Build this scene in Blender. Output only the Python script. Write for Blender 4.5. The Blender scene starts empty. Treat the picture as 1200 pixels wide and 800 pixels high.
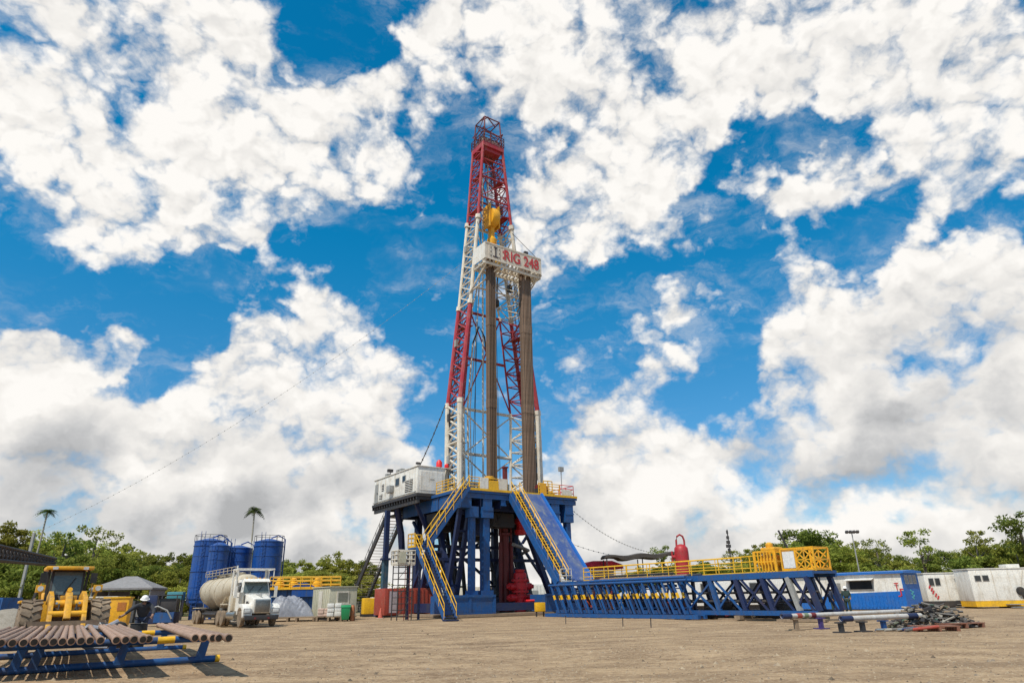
import bpy, bmesh, math, random
from mathutils import Vector, Matrix, Euler
R_ = math.radians
random.seed(7)
scene = bpy.context.scene
COL = scene.collection

# ------------------------------------------------------------------ camera
F_PX, ROLL, CAM_H = 777.0, R_(1.15), 1.5          # focal length in pixels of a 1200 px wide frame
PITCH = math.atan(300 * math.cos(ROLL) / F_PX)
_f = Vector((0, math.cos(PITCH), math.sin(PITCH)))
_u0 = Vector((0, -math.sin(PITCH), math.cos(PITCH)))
_r = Vector((1, 0, 0)) * math.cos(ROLL) - _u0 * math.sin(ROLL)
_u = Vector((1, 0, 0)) * math.sin(ROLL) + _u0 * math.cos(ROLL)
CAM = Vector((0, 0, CAM_H))
cam_data = bpy.data.cameras.new('camera')
cam_data.sensor_width = 36
cam_data.lens = 36 * F_PX / 1200
cam_data.clip_end = 5000
cam = bpy.data.objects.new('camera', cam_data)
COL.objects.link(cam)
cam.matrix_world = Matrix(((_r.x, _u.x, -_f.x, 0), (_r.y, _u.y, -_f.y, 0), (_r.z, _u.z, -_f.z, CAM_H), (0, 0, 0, 1)))
scene.camera = cam

def ray(u, v):
    return _f + _r * ((u - 600) / F_PX) + _u * ((400 - v) / F_PX)
def at_z(u, v, z=0.0):          # survey point: where the sight line meets height z
    d = ray(u, v); return CAM + d * ((z - CAM_H) / d.z)
def at_y(u, v, y):              # survey point at a known distance y
    d = ray(u, v); return CAM + d * (y / d.y)

# ------------------------------------------------------------------ view transform
vs = scene.view_settings
vs.view_transform = 'Standard'; vs.look = 'None'; vs.gamma = 1; vs.use_curve_mapping = False
vs.exposure = 0.0

# ------------------------------------------------------------------ sky with broken cloud
SUN_DIR = Vector((-0.30, -0.46, 0.84)).normalized()     # towards the sun
SUN_EL = math.asin(SUN_DIR.z)
SUN_AZ = math.atan2(SUN_DIR.x, SUN_DIR.y)                # clockwise from +Y
world = bpy.data.worlds.new('World'); scene.world = world
world.use_nodes = True
wt = world.node_tree; wt.nodes.clear()

class NT:
    """small helper for writing node trees as expressions"""
    def __init__(s, tree): s.t = tree
    def n(s, typ, **kw):
        x = s.t.nodes.new(typ)
        for k, val in kw.items(): setattr(x, k, val)
        return x
    def put(s, sock, val):
        if isinstance(val, bpy.types.NodeSocket): s.t.links.new(val, sock)
        elif val is not None: sock.default_value = val
    def math(s, op, a, b=None, c=None, clamp=False):
        x = s.n('ShaderNodeMath', operation=op, use_clamp=clamp)
        for i, q in enumerate((a, b, c)): s.put(x.inputs[i], q)
        return x.outputs[0]
    def vec(s, op, a, b=None, scale=None):
        x = s.n('ShaderNodeVectorMath', operation=op)
        s.put(x.inputs[0], a); s.put(x.inputs[1], b)
        if scale is not None: s.put(x.inputs['Scale'], scale)
        return x.outputs['Value' if op == 'DOT_PRODUCT' else 'Vector']
    def ramp(s, val, a, b, lo=0.0, hi=1.0, smooth=True):
        x = s.n('ShaderNodeMapRange', interpolation_type='SMOOTHSTEP' if smooth else 'LINEAR')
        for k, q in zip(('Value', 'From Min', 'From Max', 'To Min', 'To Max'), (val, a, b, lo, hi)): s.put(x.inputs[k], q)
        return x.outputs[0]
    def noise(s, vec, scale, detail=4, rough=.5, lac=2.0, dist=0.0, color=False):
        x = s.n('ShaderNodeTexNoise')
        s.put(x.inputs['Vector'], vec); s.put(x.inputs['Scale'], scale); s.put(x.inputs['Detail'], detail)
        s.put(x.inputs['Roughness'], rough); s.put(x.inputs['Lacunarity'], lac); s.put(x.inputs['Distortion'], dist)
        return x.outputs['Color' if color else 'Fac']
    def mix(s, fac, a, b, blend='MIX'):
        x = s.n('ShaderNodeMix', data_type='RGBA', blend_type=blend)
        s.put(x.inputs[0], fac)
        for sock, q in ((x.inputs[6], a), (x.inputs[7], b)):
            s.put(sock, (*q, 1) if isinstance(q, tuple) and len(q) == 3 else q)
        return x.outputs[2]

# cloud masses: bearing of the centre (given on a 1200 px chart of the sky), radius, weight
CLOUDS = [
 (60,110,120,1),(170,50,100,.8),(270,60,80,.9),(200,190,125,1),(285,225,95,1),(340,245,65,.8),(150,262,70,.7),(240,292,60,.7),(20,20,70,.8),
 (400,110,60,.75),(445,150,60,.7),(470,212,45,.7),(395,170,50,.6),(350,140,40,.55),(430,215,50,.6),
 (515,100,70,.75),(545,30,80,.9),(620,60,100,1),(700,40,110,1),(800,40,100,1),(900,30,110,1),(1000,50,105,1),(1110,80,130,1),(1200,150,110,1),
 (1110,200,70,.8),(1065,228,50,.6),(680,150,90,.9),(745,115,70,.75),(765,190,70,.8),(715,245,80,.95),(660,262,70,.9),(655,320,62,.75),(785,250,55,.6),(835,195,42,.5),(820,130,36,.6),
 (960,235,52,.8),(1000,240,30,.5),(905,195,38,.5),(930,220,34,.5),(980,128,34,.4),
 (350,372,66,.72),(410,385,58,.62),(300,405,50,.5),
 (60,450,80,1),(110,412,42,.75),(30,425,50,.7),(10,530,90,1),(120,550,85,.9),(205,560,100,1),(300,520,115,1),(385,520,100,1),(305,465,80,.8),(430,590,90,1),
 (430,440,60,.6),(480,445,50,.55),(250,640,110,1),(100,640,110,1),(150,400,30,.5),(520,390,30,.35),(500,350,30,.3),(230,420,26,.35),(400,660,100,1),(0,650,100,1),(470,520,40,.5),(40,490,50,.6),
 (545,355,26,.55),(1000,420,110,1),(1100,390,120,1),(1190,350,95,1),(1190,470,120,1),(945,470,90,.9),(1050,515,110,.8),(985,590,110,.9),(1150,610,130,1),
 (900,570,90,.9),(845,610,85,.9),(760,590,90,1),(700,565,70,.8),(735,540,60,.7),(640,620,90,.9),(560,620,90,.9),(680,505,52,.55),(655,420,42,.5),(820,362,48,.55),
 (800,400,40,.4),(725,490,50,.45),(780,470,50,.45),(700,470,40,.4),(935,330,46,.45),(1112,290,22,.5),(760,440,34,.3),(1050,330,40,.5),(860,500,36,.5),
 (20,215,30,.45),(1150,540,60,.5),(650,680,120,.9),(900,680,120,.9),(1200,680,120,.9),(1060,660,110,.8),
 (1050,110,130,.55),(940,40,120,.5),(1150,90,140,.5),(840,30,110,.45),(720,60,110,.35),(230,110,130,.35),(1000,480,100,.5),(1130,490,120,.6),(900,630,110,.5),(1080,300,40,.3),
 # gaps of open blue
 (310,332,48,-.55),(235,345,55,-.5),(390,310,50,-.3),(905,318,40,-.3),
 (905,150,62,-.5),(960,160,46,-.4),(330,20,40,-.35),(360,60,36,-.4),(70,300,110,-.5),(470,320,80,-.4),(990,285,60,-.35),(560,330,60,-.4),(200,360,60,-.4),(870,340,60,-.3),(760,520,34,-.35),(850,470,50,-.35),(640,380,40,-.2),(900,500,40,-.25),(860,420,46,-.4),(985,535,30,-.5),(1140,487,24,-.45),(620,180,30,-.4),(215,72,26,-.3),(150,118,30,-.25),(420,35,50,-.4),(125,470,34,-.5),(450,400,40,-.3),(270,350,50,-.3),
]
SHADED = [(1100,410,110,.75),(1180,440,110,.65),(1000,440,80,.5),(1060,520,60,.4),(930,520,60,.35),(30,560,60,.4),(250,580,80,.5),(330,570,70,.45),(70,520,60,.35),(60,600,90,.5),(440,610,80,.45),(150,640,110,.4),(1150,600,110,.45),
          (1000,640,110,.4),(850,640,100,.3),(1120,130,90,.18),(930,60,80,.16),(720,640,80,.3),(330,640,90,.4),(40,60,60,.1),(560,640,90,.35)]

g = bpy.data.node_groups.new('cloud_field', 'ShaderNodeTree')
g.interface.new_socket('Direction', in_out='INPUT', socket_type='NodeSocketVector')
g.interface.new_socket('Density', in_out='OUTPUT', socket_type='NodeSocketFloat')
g.interface.new_socket('Shade', in_out='OUTPUT', socket_type='NodeSocketFloat')
G = NT(g)
gi, go = g.nodes.new('NodeGroupInput'), g.nodes.new('NodeGroupOutput')
d0 = gi.outputs[0]
w1 = G.noise(d0, 5.0, 3, .55, color=True)
w2 = G.noise(d0, 17.0, 4, .6, color=True)
wv = G.vec('ADD', G.vec('SCALE', G.vec('SUBTRACT', w1, (.5, .5, .5)), scale=.17), G.vec('SCALE', G.vec('SUBTRACT', w2, (.5, .5, .5)), scale=.075))
dw = G.vec('NORMALIZE', G.vec('ADD', d0, wv))
def blobs(lst):
    acc = None
    for (u, v, rad, wgt) in lst:
        c = ray(u, v).normalized()
        e = ray(u + rad, v).normalized(); e2 = ray(u, v + rad).normalized()
        cosr = math.cos(.5 * (c.angle(e) + c.angle(e2)) * 1.25)
        m = G.ramp(G.vec('DOT_PRODUCT', dw, tuple(c)), cosr, 1 - (1 - cosr) * .12, 0, wgt)
        acc = m if acc is None else G.math('ADD', acc, m)
    return acc
S = blobs(CLOUDS)
behind = G.ramp(G.vec('DOT_PRODUCT', d0, tuple(_f)), .72, .5, 0, .62)     # broken cloud over the rest of the sky
S = G.math('ADD', G.math('MINIMUM', S, 1.22), behind)
sh = blobs(SHADED)
G.put(go.inputs['Density'], S); G.put(go.inputs['Shade'], sh)

W = NT(wt)
tc = W.n('ShaderNodeTexCoord').outputs['Generated']
fld = W.n('ShaderNodeGroup'); fld.node_tree = g
W.put(fld.inputs[0], tc)
sepz = W.n('ShaderNodeSeparateXYZ'); W.put(sepz.inputs[0], tc); dz = sepz.outputs[2]
low = W.ramp(dz, .42, .12)                                  # 1 towards the horizon, where cloud stands as heaped banks
sq = W.vec('MULTIPLY', tc, (1, 1, 1.25))
def billow(vec, scale, rnd=1.0):                            # rounded cauliflower heads
    x = W.n('ShaderNodeTexVoronoi', feature='F1'); W.put(x.inputs['Vector'], vec)
    x.inputs['Scale'].default_value = scale; x.inputs['Detail'].default_value = 1.0; x.inputs['Roughness'].default_value = .5; x.inputs['Randomness'].default_value = rnd
    return x.outputs['Distance']
jit = W.vec('SCALE', W.vec('SUBTRACT', W.noise(sq, 14.0, 4, .6, color=True), (.5, .5, .5)), scale=.09)
p0 = W.vec('ADD', sq, jit)
fine = W.noise(sq, 8.5, 9, .55, 2.15, .35)
torn = W.noise(W.vec('ADD', sq, W.vec('SCALE', jit, scale=.6)), 30.0, 6, .62, 2.2, .2)
high = W.math('SUBTRACT', 1.0, low)
def puff(vec):
    return W.math('ADD', W.math('MULTIPLY', billow(vec, 9.0), -.50), W.math('MULTIPLY', billow(vec, 27.0), W.math('MULTIPLY_ADD', high, -.28, -.22)))
def heap(vec):                                              # the big rounded towers of the low cloud banks
    return W.math('ADD', W.math('MULTIPLY', billow(vec, 5.0), -.75), W.math('MULTIPLY', W.noise(vec, 11.0, 4, .5), .35))
LIT = (SUN_DIR + Vector((0, .15, .45))).normalized()
b0, b1 = puff(p0), puff(W.vec('ADD', p0, tuple(LIT * .028)))
h0, h1 = heap(p0), heap(W.vec('ADD', p0, tuple(LIT * .060)))
dens = W.math('MULTIPLY', fld.outputs['Density'], .60)
def plus(x, y): return W.math('ADD', x, y)
dens = plus(dens, W.math('MULTIPLY', W.math('SUBTRACT', fine, .5), W.math('MULTIPLY_ADD', high, .65, 1.05)))
dens = plus(dens, W.math('MULTIPLY', W.math('SUBTRACT', torn, .5), W.math('MULTIPLY_ADD', high, .40, .24)))
dens = plus(dens, W.math('MULTIPLY', plus(b0, .36), .95))
dens = plus(dens, W.math('MULTIPLY', W.math('MULTIPLY', plus(h0, .22), low), .75))
dens = plus(dens, plus(W.ramp(dz, .10, .0, 0, .8), W.math('MULTIPLY_ADD', low, -.07, .21)))
alpha = W.ramp(dens, W.math('MULTIPLY_ADD', high, -.06, .05), W.math('MULTIPLY_ADD', high, .12, .50))
veil_v = W.vec('ADD', W.vec('MULTIPLY', tc, (1.0, 2.2, 3.0)), W.vec('SCALE', jit, scale=1.5))
veil = W.math('MULTIPLY', W.ramp(W.noise(veil_v, 5.5, 7, .62, 2.2, .5), .46, .78), W.ramp(dens, -.75, .10, .04, .46))
alpha = W.math('MAXIMUM', alpha, veil)
relief = W.math('MULTIPLY', W.math('SUBTRACT', b0, b1), W.math('MULTIPLY_ADD', high, -.04, .44))
relief = plus(relief, W.math('MULTIPLY', W.math('MULTIPLY', W.math('SUBTRACT', h0, h1), low), .85))
soft = W.math('MULTIPLY', W.math('SUBTRACT', W.noise(sq, 4.2, 3, .45), .5), W.math('MULTIPLY', low, .40))
bright = plus(plus(W.math('SUBTRACT', W.ramp(dens, .06, .7, .88, 1.0), W.math('MULTIPLY', low, .07)), relief), soft)
bright = W.math('SUBTRACT', bright, W.math('MULTIPLY', fld.outputs['Shade'], W.ramp(dens, .3, .95, .05, .30)))
bright = W.math('MAXIMUM', W.math('MINIMUM', bright, 1.05), .50)
CLOUD_LIT = 9.5
tone = W.mix(W.ramp(bright, .5, .98), (.955, .965, .98), (1.0, .972, .93))
cl = W.vec('SCALE', tone, scale=W.math('MULTIPLY', bright, CLOUD_LIT))
sky = W.n('ShaderNodeTexSky', sky_type='NISHITA')
sky.sun_disc = False; sky.sun_elevation = SUN_EL; sky.sun_rotation = SUN_AZ
sky.altitude = 0; sky.air_density = 1.0; sky.dust_density = .4; sky.ozone_density = 3.0
blue = W.mix(1.0, sky.outputs[0], W.mix(W.ramp(dz, .05, .55), (.60, .98, 1.20), (.02, 1.20, 1.50)), 'MULTIPLY')
full = W.mix(alpha, blue, cl)
bg = W.n('ShaderNodeBackground'); W.put(bg.inputs['Color'], full); bg.inputs['Strength'].default_value = .1
W.put(W.n('ShaderNodeOutputWorld').inputs[0], bg.outputs[0])
world.cycles.sampling_method = 'MANUAL'; world.cycles.sample_map_resolution = 512

sun_data = bpy.data.lights.new('sun', 'SUN')
sun_data.energy = 4.4; sun_data.angle = R_(.53); sun_data.color = (1, .94, .83)
sun = bpy.data.objects.new('sun', sun_data); COL.objects.link(sun)
sun.rotation_euler = (-SUN_DIR).to_track_quat('-Z', 'Y').to_euler()

# ------------------------------------------------------------------ materials
MATS = {}
def paint(name, col, rough=.5, dirt=.3, dcol=(.20, .155, .105), metal=0.0, scale=1.2, rust=0.0, streak=.5, bump=.15, fine=9.0, vary=0.0):
    if name in MATS: return MATS[name]
    m = bpy.data.materials.new(name); m.use_nodes = True
    N = NT(m.node_tree); b = m.node_tree.nodes['Principled BSDF']
    oc = N.n('ShaderNodeTexCoord').outputs['Object']
    big = N.noise(oc, scale, 6, .62)
    st = N.noise(N.vec('MULTIPLY', oc, (scale * 4, scale * 4, scale * .45)), 1.0, 4, .6)
    fn = N.noise(oc, fine, 4, .6)
    v = N.mix(N.ramp(fn, .3, .7), tuple(c * .86 for c in col), tuple(min(1, c * 1.1) for c in col))
    if vary:
        rv = N.math('FRACT', N.math('MULTIPLY', N.n('ShaderNodeObjectInfo').outputs['Random'], 5.7)); v = N.mix(1.0, v, N.mix(rv, (1-vary, 1-vary, 1-vary), (1+vary, 1+vary*.9, 1+vary*.8)), 'MULTIPLY')
    k = N.math('ADD', N.ramp(big, .42, .74, 0, dirt), N.math('MULTIPLY', N.ramp(st, .5, .72), dirt * streak), clamp=True)
    v = N.mix(k, v, dcol)
    if rust:
        k2 = N.math('MULTIPLY', N.ramp(N.noise(oc, scale * 2.3, 8, .7), .58, .68), rust, clamp=True)
        v = N.mix(k2, v, (.13, .045, .018)); k = N.math('MAXIMUM', k, k2)
    N.put(b.inputs['Base Color'], v)
    N.put(b.inputs['Roughness'], N.math('ADD', rough, N.math('MULTIPLY', k, .35), clamp=True))
    b.inputs['Metallic'].default_value = metal
    if bump:
        bp = N.n('ShaderNodeBump'); bp.inputs['Strength'].default_value = bump; bp.inputs['Distance'].default_value = .02
        N.put(bp.inputs['Height'], fn); N.put(b.inputs['Normal'], bp.outputs[0])
    MATS[name] = m
    return m
def glass_dark(name, col=(.02, .025, .03), rough=.08):
    m = paint(name, col, rough, .12, (.12, .10, .08), bump=0); return m

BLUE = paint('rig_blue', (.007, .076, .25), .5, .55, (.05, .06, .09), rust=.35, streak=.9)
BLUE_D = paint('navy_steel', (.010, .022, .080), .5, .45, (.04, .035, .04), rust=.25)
BLUE_L = paint('bright_blue', (.008, .13, .46), .42, .22, (.10, .12, .16))
TANKBLUE = paint('tank_blue', (.004, .062, .28), .42, .5, (.04, .075, .14), streak=1.1, rust=.10, scale=.9)
YEL = paint('safety_yellow', (.80, .44, .012), .48, .4, (.33, .19, .04), rust=.1)
ORANGE = paint('machine_yellow', (.80, .39, .012), .45, .38, (.27, .17, .07), rust=.12)
RED = paint('rig_red', (.68, .016, .024), .45, .3, (.22, .05, .04), rust=.1)
VRED = paint('vessel_red', (.40, .014, .022), .5, .45, (.20, .06, .05), rust=.15)
DRED = paint('dark_red', (.16, .018, .018), .5, .4, (.10, .04, .03), rust=.2)
MRED = paint('mast_red', (.36, .018, .032), .5, .5, (.30, .17, .14), rust=.3)
CREAM = paint('mast_cream', (.68, .62, .52), .5, .45, (.34, .27, .19), rust=.42)
WHITE = paint('white_paint', (.74, .71, .65), .45, .42, (.40, .33, .24), rust=.10, streak=.9)
DUSTWHITE = paint('dusty_white', (.50, .43, .32), .55, .7, (.29, .22, .14), scale=.8)
GREY = paint('steel_grey', (.30, .30, .29), .5, .4, (.19, .16, .12), rust=.15)
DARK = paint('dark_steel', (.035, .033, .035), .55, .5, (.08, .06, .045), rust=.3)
BLACK = paint('black_rubber', (.018, .018, .019), .8, .55, (.16, .125, .085), streak=.2)
TYRE = paint('dusty_tyre', (.17, .125, .085), .9, 1.0, (.34, .25, .165), scale=2.2, streak=.3)
ORANGE_M = paint('muddy_yellow', (.66, .32, .012), .5, .85, (.24, .15, .07), scale=1.8, rust=.3)
MUD = paint('muddy_steel', (.13, .085, .055), .75, .8, (.24, .17, .11), scale=2.0, rust=.4)
PIPE = paint('drill_pipe_steel', (.34, .22, .155), .6, .55, (.20, .105, .065), metal=.15, scale=.8, rust=.7, vary=.25)
PIPE_D = paint('racked_pipe_steel', (.20, .130, .085), .5, .5, (.10, .062, .04), metal=.2, scale=.5, rust=.5, vary=.42)
CHROME = paint('worn_chrome', (.50, .48, .43), .28, .4, (.30, .25, .18), metal=.85)
GLASS = glass_dark('tinted_glass')
GLASS_G = glass_dark('cab_glass', (.10, .13, .13), .06)
WOOD = paint('mat_timber', (.28, .20, .13), .85, .6, (.17, .125, .085), scale=2.5)
CONTRED = paint('container_red', (.33, .050, .030), .55, .4, (.30, .13, .09), rust=.2)
TEAL = paint('teal_paint', (.06, .25, .30), .5, .4, (.15, .2, .2))
BEIGE = paint('cabin_beige', (.50, .47, .35), .6, .4, (.33, .29, .20))
TARP = paint('grey_tarp', (.25, .255, .285), .45, .6, (.12, .12, .14), scale=2.6, bump=.7, fine=5)
TENT = paint('tent_canvas', (.23, .22, .22), .8, .35, (.15, .14, .13), bump=.3, fine=5)
GREEN = paint('bin_green', (.010, .22, .075), .4, .25, (.06, .12, .05))
PINK = paint('pale_sack', (.55, .40, .33), .8, .4, (.40, .27, .19))
REDCLOTH = paint('red_canvas', (.55, .02, .05), .75, .25, (.32, .05, .06))
SKIN = paint('skin', (.28, .15, .10), .6, .1, bump=0)
CLOTH_D = paint('charcoal_cloth', (.030, .033, .042), .9, .4, (.07, .065, .06), scale=6)
CLOTH_B = paint('navy_cloth', (.022, .035, .075), .9, .4, (.06, .06, .06), scale=6)
CLOTH_G = paint('dark_green_cloth', (.022, .045, .040), .9, .4, (.06, .06, .05), scale=6)
HELM = paint('white_helmet', (.82, .80, .76), .35, .1, bump=0)
CONC = paint('concrete', (.34, .31, .26), .85, .5, (.22, .19, .15))
BOARD = paint('board_cream', (.68, .60, .49), .5, .4, (.36, .28, .19), rust=.25)
SCRAP = paint('scrap_metal', (.12, .11, .10), .6, .8, (.22, .18, .14), scale=4, rust=.8)
LAMPG = paint('lamp_glass', (.6, .6, .58), .2, .1, bump=0)
CANVAS_W = paint('white_sheet', (.70, .68, .64), .7, .3, (.5, .45, .37))
TEXTRED = paint('sign_red', (.50, .03, .035), .5, .15, (.5, .35, .3), bump=0)
TEXTDK = paint('sign_dark', (.05, .035, .04), .5, .2, bump=0)

# ------------------------------------------------------------------ mesh builder
class MB:
    def __init__(s): s.v = []; s.f = []; s.m = []; s.cm = 0
    def use(s, i): s.cm = i; return s
    def add(s, vs, fs):
        o = len(s.v); s.v += [Vector(q) for q in vs]
        for f in fs: s.f.append([o + i for i in f]); s.m.append(s.cm)
        return s
    def box(s, x0, x1, y0, y1, z0, z1):
        return s.add([(x0,y0,z0),(x1,y0,z0),(x1,y1,z0),(x0,y1,z0),(x0,y0,z1),(x1,y0,z1),(x1,y1,z1),(x0,y1,z1)],
                     [(3,2,1,0),(4,5,6,7),(0,1,5,4),(1,2,6,5),(2,3,7,6),(3,0,4,7)])
    def obox(s, c, sx, sy, sz, rot=None):
        mt = rot if rot is not None else Matrix.Identity(3); c = Vector(c)
        vs = [c + mt @ Vector((a*sx/2, b*sy/2, e*sz/2)) for e in (-1,1) for a, b in ((-1,-1),(1,-1),(1,1),(-1,1))]
        return s.add(vs, [(3,2,1,0),(4,5,6,7),(0,1,5,4),(1,2,6,5),(2,3,7,6),(3,0,4,7)])
    def beam(s, p, q, w, h=None, up=(0, 0, 1)):
        p, q = Vector(p), Vector(q); h = h or w
        d = (q - p); L = d.length
        if L < 1e-6: return s
        d /= L; u = Vector(up)
        if abs(d.dot(u)) > .97: u = Vector((0, 1, 0)) if abs(d.y) < .9 else Vector((1, 0, 0))
        a = d.cross(u).normalized(); b = a.cross(d)
        rot = Matrix((a, d, b)).transposed()
        return s.obox((p + q) / 2, w, L, h, rot)
    def tube(s, p, q, r, seg=8, r2=None, caps=True):
        p, q = Vector(p), Vector(q); r2 = r if r2 is None else r2
        d = (q - p)
        if d.length < 1e-6: return s
        d.normalize(); u = Vector((0,0,1)) if abs(d.z) < .95 else Vector((1,0,0))
        a = d.cross(u).normalized(); b = d.cross(a)
        vs = []
        for c, rr in ((p, r), (q, r2)):
            for i in range(seg):
                t = 2*math.pi*i/seg; vs.append(c + (a*math.cos(t) + b*math.sin(t))*rr)
        fs = [(i, i+seg, (i+1)%seg+seg, (i+1)%seg) for i in range(seg)]
        if caps: fs += [tuple(range(seg)), tuple(range(2*seg-1, seg-1, -1))]
        return s.add(vs, fs)
    def path(s, pts, r, seg=6, close=False):
        pts = [Vector(p) for p in pts]; n = len(pts); vs = []
        u = Vector((0,0,1))
        for i, p in enumerate(pts):
            d = (pts[min(i+1, n-1)] - pts[max(i-1, 0)]).normalized()
            uu = u if abs(d.dot(u)) < .95 else Vector((1,0,0))
            a = d.cross(uu).normalized(); b = d.cross(a)
            rr = r[i] if isinstance(r, (list, tuple)) else r
            for k in range(seg):
                t = 2*math.pi*k/seg; vs.append(p + (a*math.cos(t) + b*math.sin(t))*rr)
        fs = [(i*seg+k, (i+1)*seg+k, (i+1)*seg+(k+1)%seg, i*seg+(k+1)%seg) for i in range(n-1) for k in range(seg)]
        fs += [tuple(range(seg)), tuple(range(n*seg-1, (n-1)*seg-1, -1))]
        return s.add(vs, fs)
    def lathe(s, c, prof, seg=20, axis=(0, 0, 1), a0=None):
        c = Vector(c); d = Vector(axis).normalized()
        u = Vector((0,0,1)) if abs(d.z) < .95 else Vector((1,0,0))
        a = d.cross(u).normalized(); b = d.cross(a); vs = []
        for r, h in prof:
            for k in range(seg):
                t = 2*math.pi*k/seg; vs.append(c + d*h + (a*math.cos(t) + b*math.sin(t))*max(r, 1e-4))
        n = len(prof)
        fs = [(i*seg+k, (i+1)*seg+k, (i+1)*seg+(k+1)%seg, i*seg+(k+1)%seg) for i in range(n-1) for k in range(seg)]
        fs += [tuple(range(seg)), tuple(range(n*seg-1, (n-1)*seg-1, -1))]
        return s.add(vs, fs)
    def prism(s, poly, axis, lo, hi):       # outline in the two other axes, swept along one axis
        def mk(a, b, c): return {'x': (c, a, b), 'y': (a, c, b), 'z': (a, b, c)}[axis]
        n = len(poly); vs = [mk(a, b, lo) for a, b in poly] + [mk(a, b, hi) for a, b in poly]
        return s.add(vs, [tuple(range(n)), tuple(range(2*n-1, n-1, -1))] + [(i, (i+1)%n, (i+1)%n+n, i+n) for i in range(n)])
    def plate(s, quad, th):                 # a four-cornered plate with thickness
        q = [Vector(p) for p in quad]; nrm = (q[1]-q[0]).cross(q[3]-q[0]).normalized()*th
        return s.add(q + [p + nrm for p in q], [(3,2,1,0),(4,5,6,7),(0,1,5,4),(1,2,6,5),(2,3,7,6),(3,0,4,7)])
    def mesh(s, name, mats, off=(0,0,0), bevel=0, smooth=35):
        me = bpy.data.meshes.new(name); o = Vector(off)
        me.from_pydata([v - o for v in s.v], [], s.f)
        for m in (mats if isinstance(mats, (list, tuple)) else [mats]): me.materials.append(m)
        me.polygons.foreach_set('material_index', s.m)
        bm = bmesh.new(); bm.from_mesh(me)
        bmesh.ops.recalc_face_normals(bm, faces=bm.faces)
        if bevel:
            es = [e for e in bm.edges if len(e.link_faces) == 2 and e.calc_face_angle(0) > .5]
            bmesh.ops.bevel(bm, geom=es, offset=bevel, segments=2, affect='EDGES', profile=.6, clamp_overlap=True)
        bm.to_mesh(me); bm.free()
        if smooth:
            me.shade_smooth(); me.set_sharp_from_angle(angle=R_(smooth))
        return me

def tag(o, label=None, cat=None, group=None, kind=None):
    if label: o['label'] = label
    if cat: o['category'] = cat
    if group: o['group'] = group
    if kind: o['kind'] = kind
    return o
class Thing:
    """an Empty at the thing's base; parts are given in the thing's own axes shifted by off"""
    def __init__(s, name, label, cat, loc, rz=0.0, group=None, off=(0,0,0)):
        s.e = bpy.data.objects.new(name, None); COL.objects.link(s.e)
        s.e.empty_display_size = .3
        s.e.location = loc; s.e.rotation_euler = (0, 0, rz); s.off = Vector(off)
        tag(s.e, label, cat, group)
    def part(s, name, mb, mat, parent=None, bevel=0, smooth=35, label=None):
        me = mb.mesh(name, mat, s.off, bevel, smooth)
        o = bpy.data.objects.new(name, me); COL.objects.link(o)
        o.parent = parent or s.e
        if label: o['label'] = label
        return o
def single(name, mb, mat, label, cat, loc=(0,0,0), rz=0.0, group=None, off=None, kind=None, bevel=0, smooth=35):
    me = mb.mesh(name, mat, off if off is not None else (0,0,0), bevel, smooth)
    o = bpy.data.objects.new(name, me); COL.objects.link(o)
    o.location = loc; o.rotation_euler = (0, 0, rz)
    return tag(o, label, cat, group, kind)
def dup(o, loc=None, rz=None, label=None, parent=None):
    c = o.copy(); COL.objects.link(c)
    if parent is not None: c.parent = parent
    if loc is not None: c.location = loc
    if rz is not None: c.rotation_euler = (0, 0, rz)
    if label: c['label'] = label
    for ch in o.children: dup(ch, parent=c)
    return c
# the rig's own axes: x along its front, y away from the camera, origin under the front left floor corner
TH = R_(35); RIG_O = Vector((-4.9, 60.7, 0))
def rw(x, y, z=0.0):
    return RIG_O + Vector((math.cos(TH)*x - math.sin(TH)*y, math.sin(TH)*x + math.cos(TH)*y, z))
def RT(name, label, cat, x, y, z=0.0, group=None):
    return Thing(name, label, cat, rw(x, y, z), TH, group, (x, y, z))
def RS(name, mb, mat, label, cat, x, y, z=0.0, group=None, kind=None, bevel=0, smooth=35):
    return single(name, mb, mat, label, cat, rw(x, y, z), TH, group, (x, y, z), kind, bevel, smooth)
def to_rig(p):
    d = Vector(p) - RIG_O
    return Vector((math.cos(TH)*d.x + math.sin(TH)*d.y, -math.sin(TH)*d.x + math.cos(TH)*d.y, d.z))
def lettering(text, size, mat, depth=.01, bold=0.0):
    cu = bpy.data.curves.new('lettering', 'FONT'); cu.body = text; cu.size = size; cu.extrude = depth; cu.offset = bold
    cu.align_x = 'CENTER'; cu.align_y = 'CENTER'
    ob = bpy.data.objects.new('lettering', cu); COL.objects.link(ob)
    bpy.context.view_layer.update()
    me = bpy.data.meshes.new_from_object(ob.evaluated_get(bpy.context.evaluated_depsgraph_get()))
    bpy.data.objects.remove(ob); bpy.data.curves.remove(cu)
    me.materials.clear(); me.materials.append(mat); me.name = 'lettering'
    o = bpy.data.objects.new('lettering', me); COL.objects.link(o); return o
def railing(mb, pts, h=1.1, r=.028, step=1.5, mid=(.55,), toe=True, posts=True):
    pts = [Vector(p) for p in pts]
    for a, b in zip(pts, pts[1:]):
        L = (b - a).length; n = max(1, round(L / step))
        for k in (h, *(h * q for q in mid)):
            mb.tube(a + Vector((0,0,k)), b + Vector((0,0,k)), r, 6)
        for i in range(n + 1):
            p = a.lerp(b, i / n); mb.tube(p, p + Vector((0,0,h)), r, 6)
        if toe: mb.beam(a + Vector((0,0,.09)), b + Vector((0,0,.09)), .012, .15)
    return mb
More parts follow.
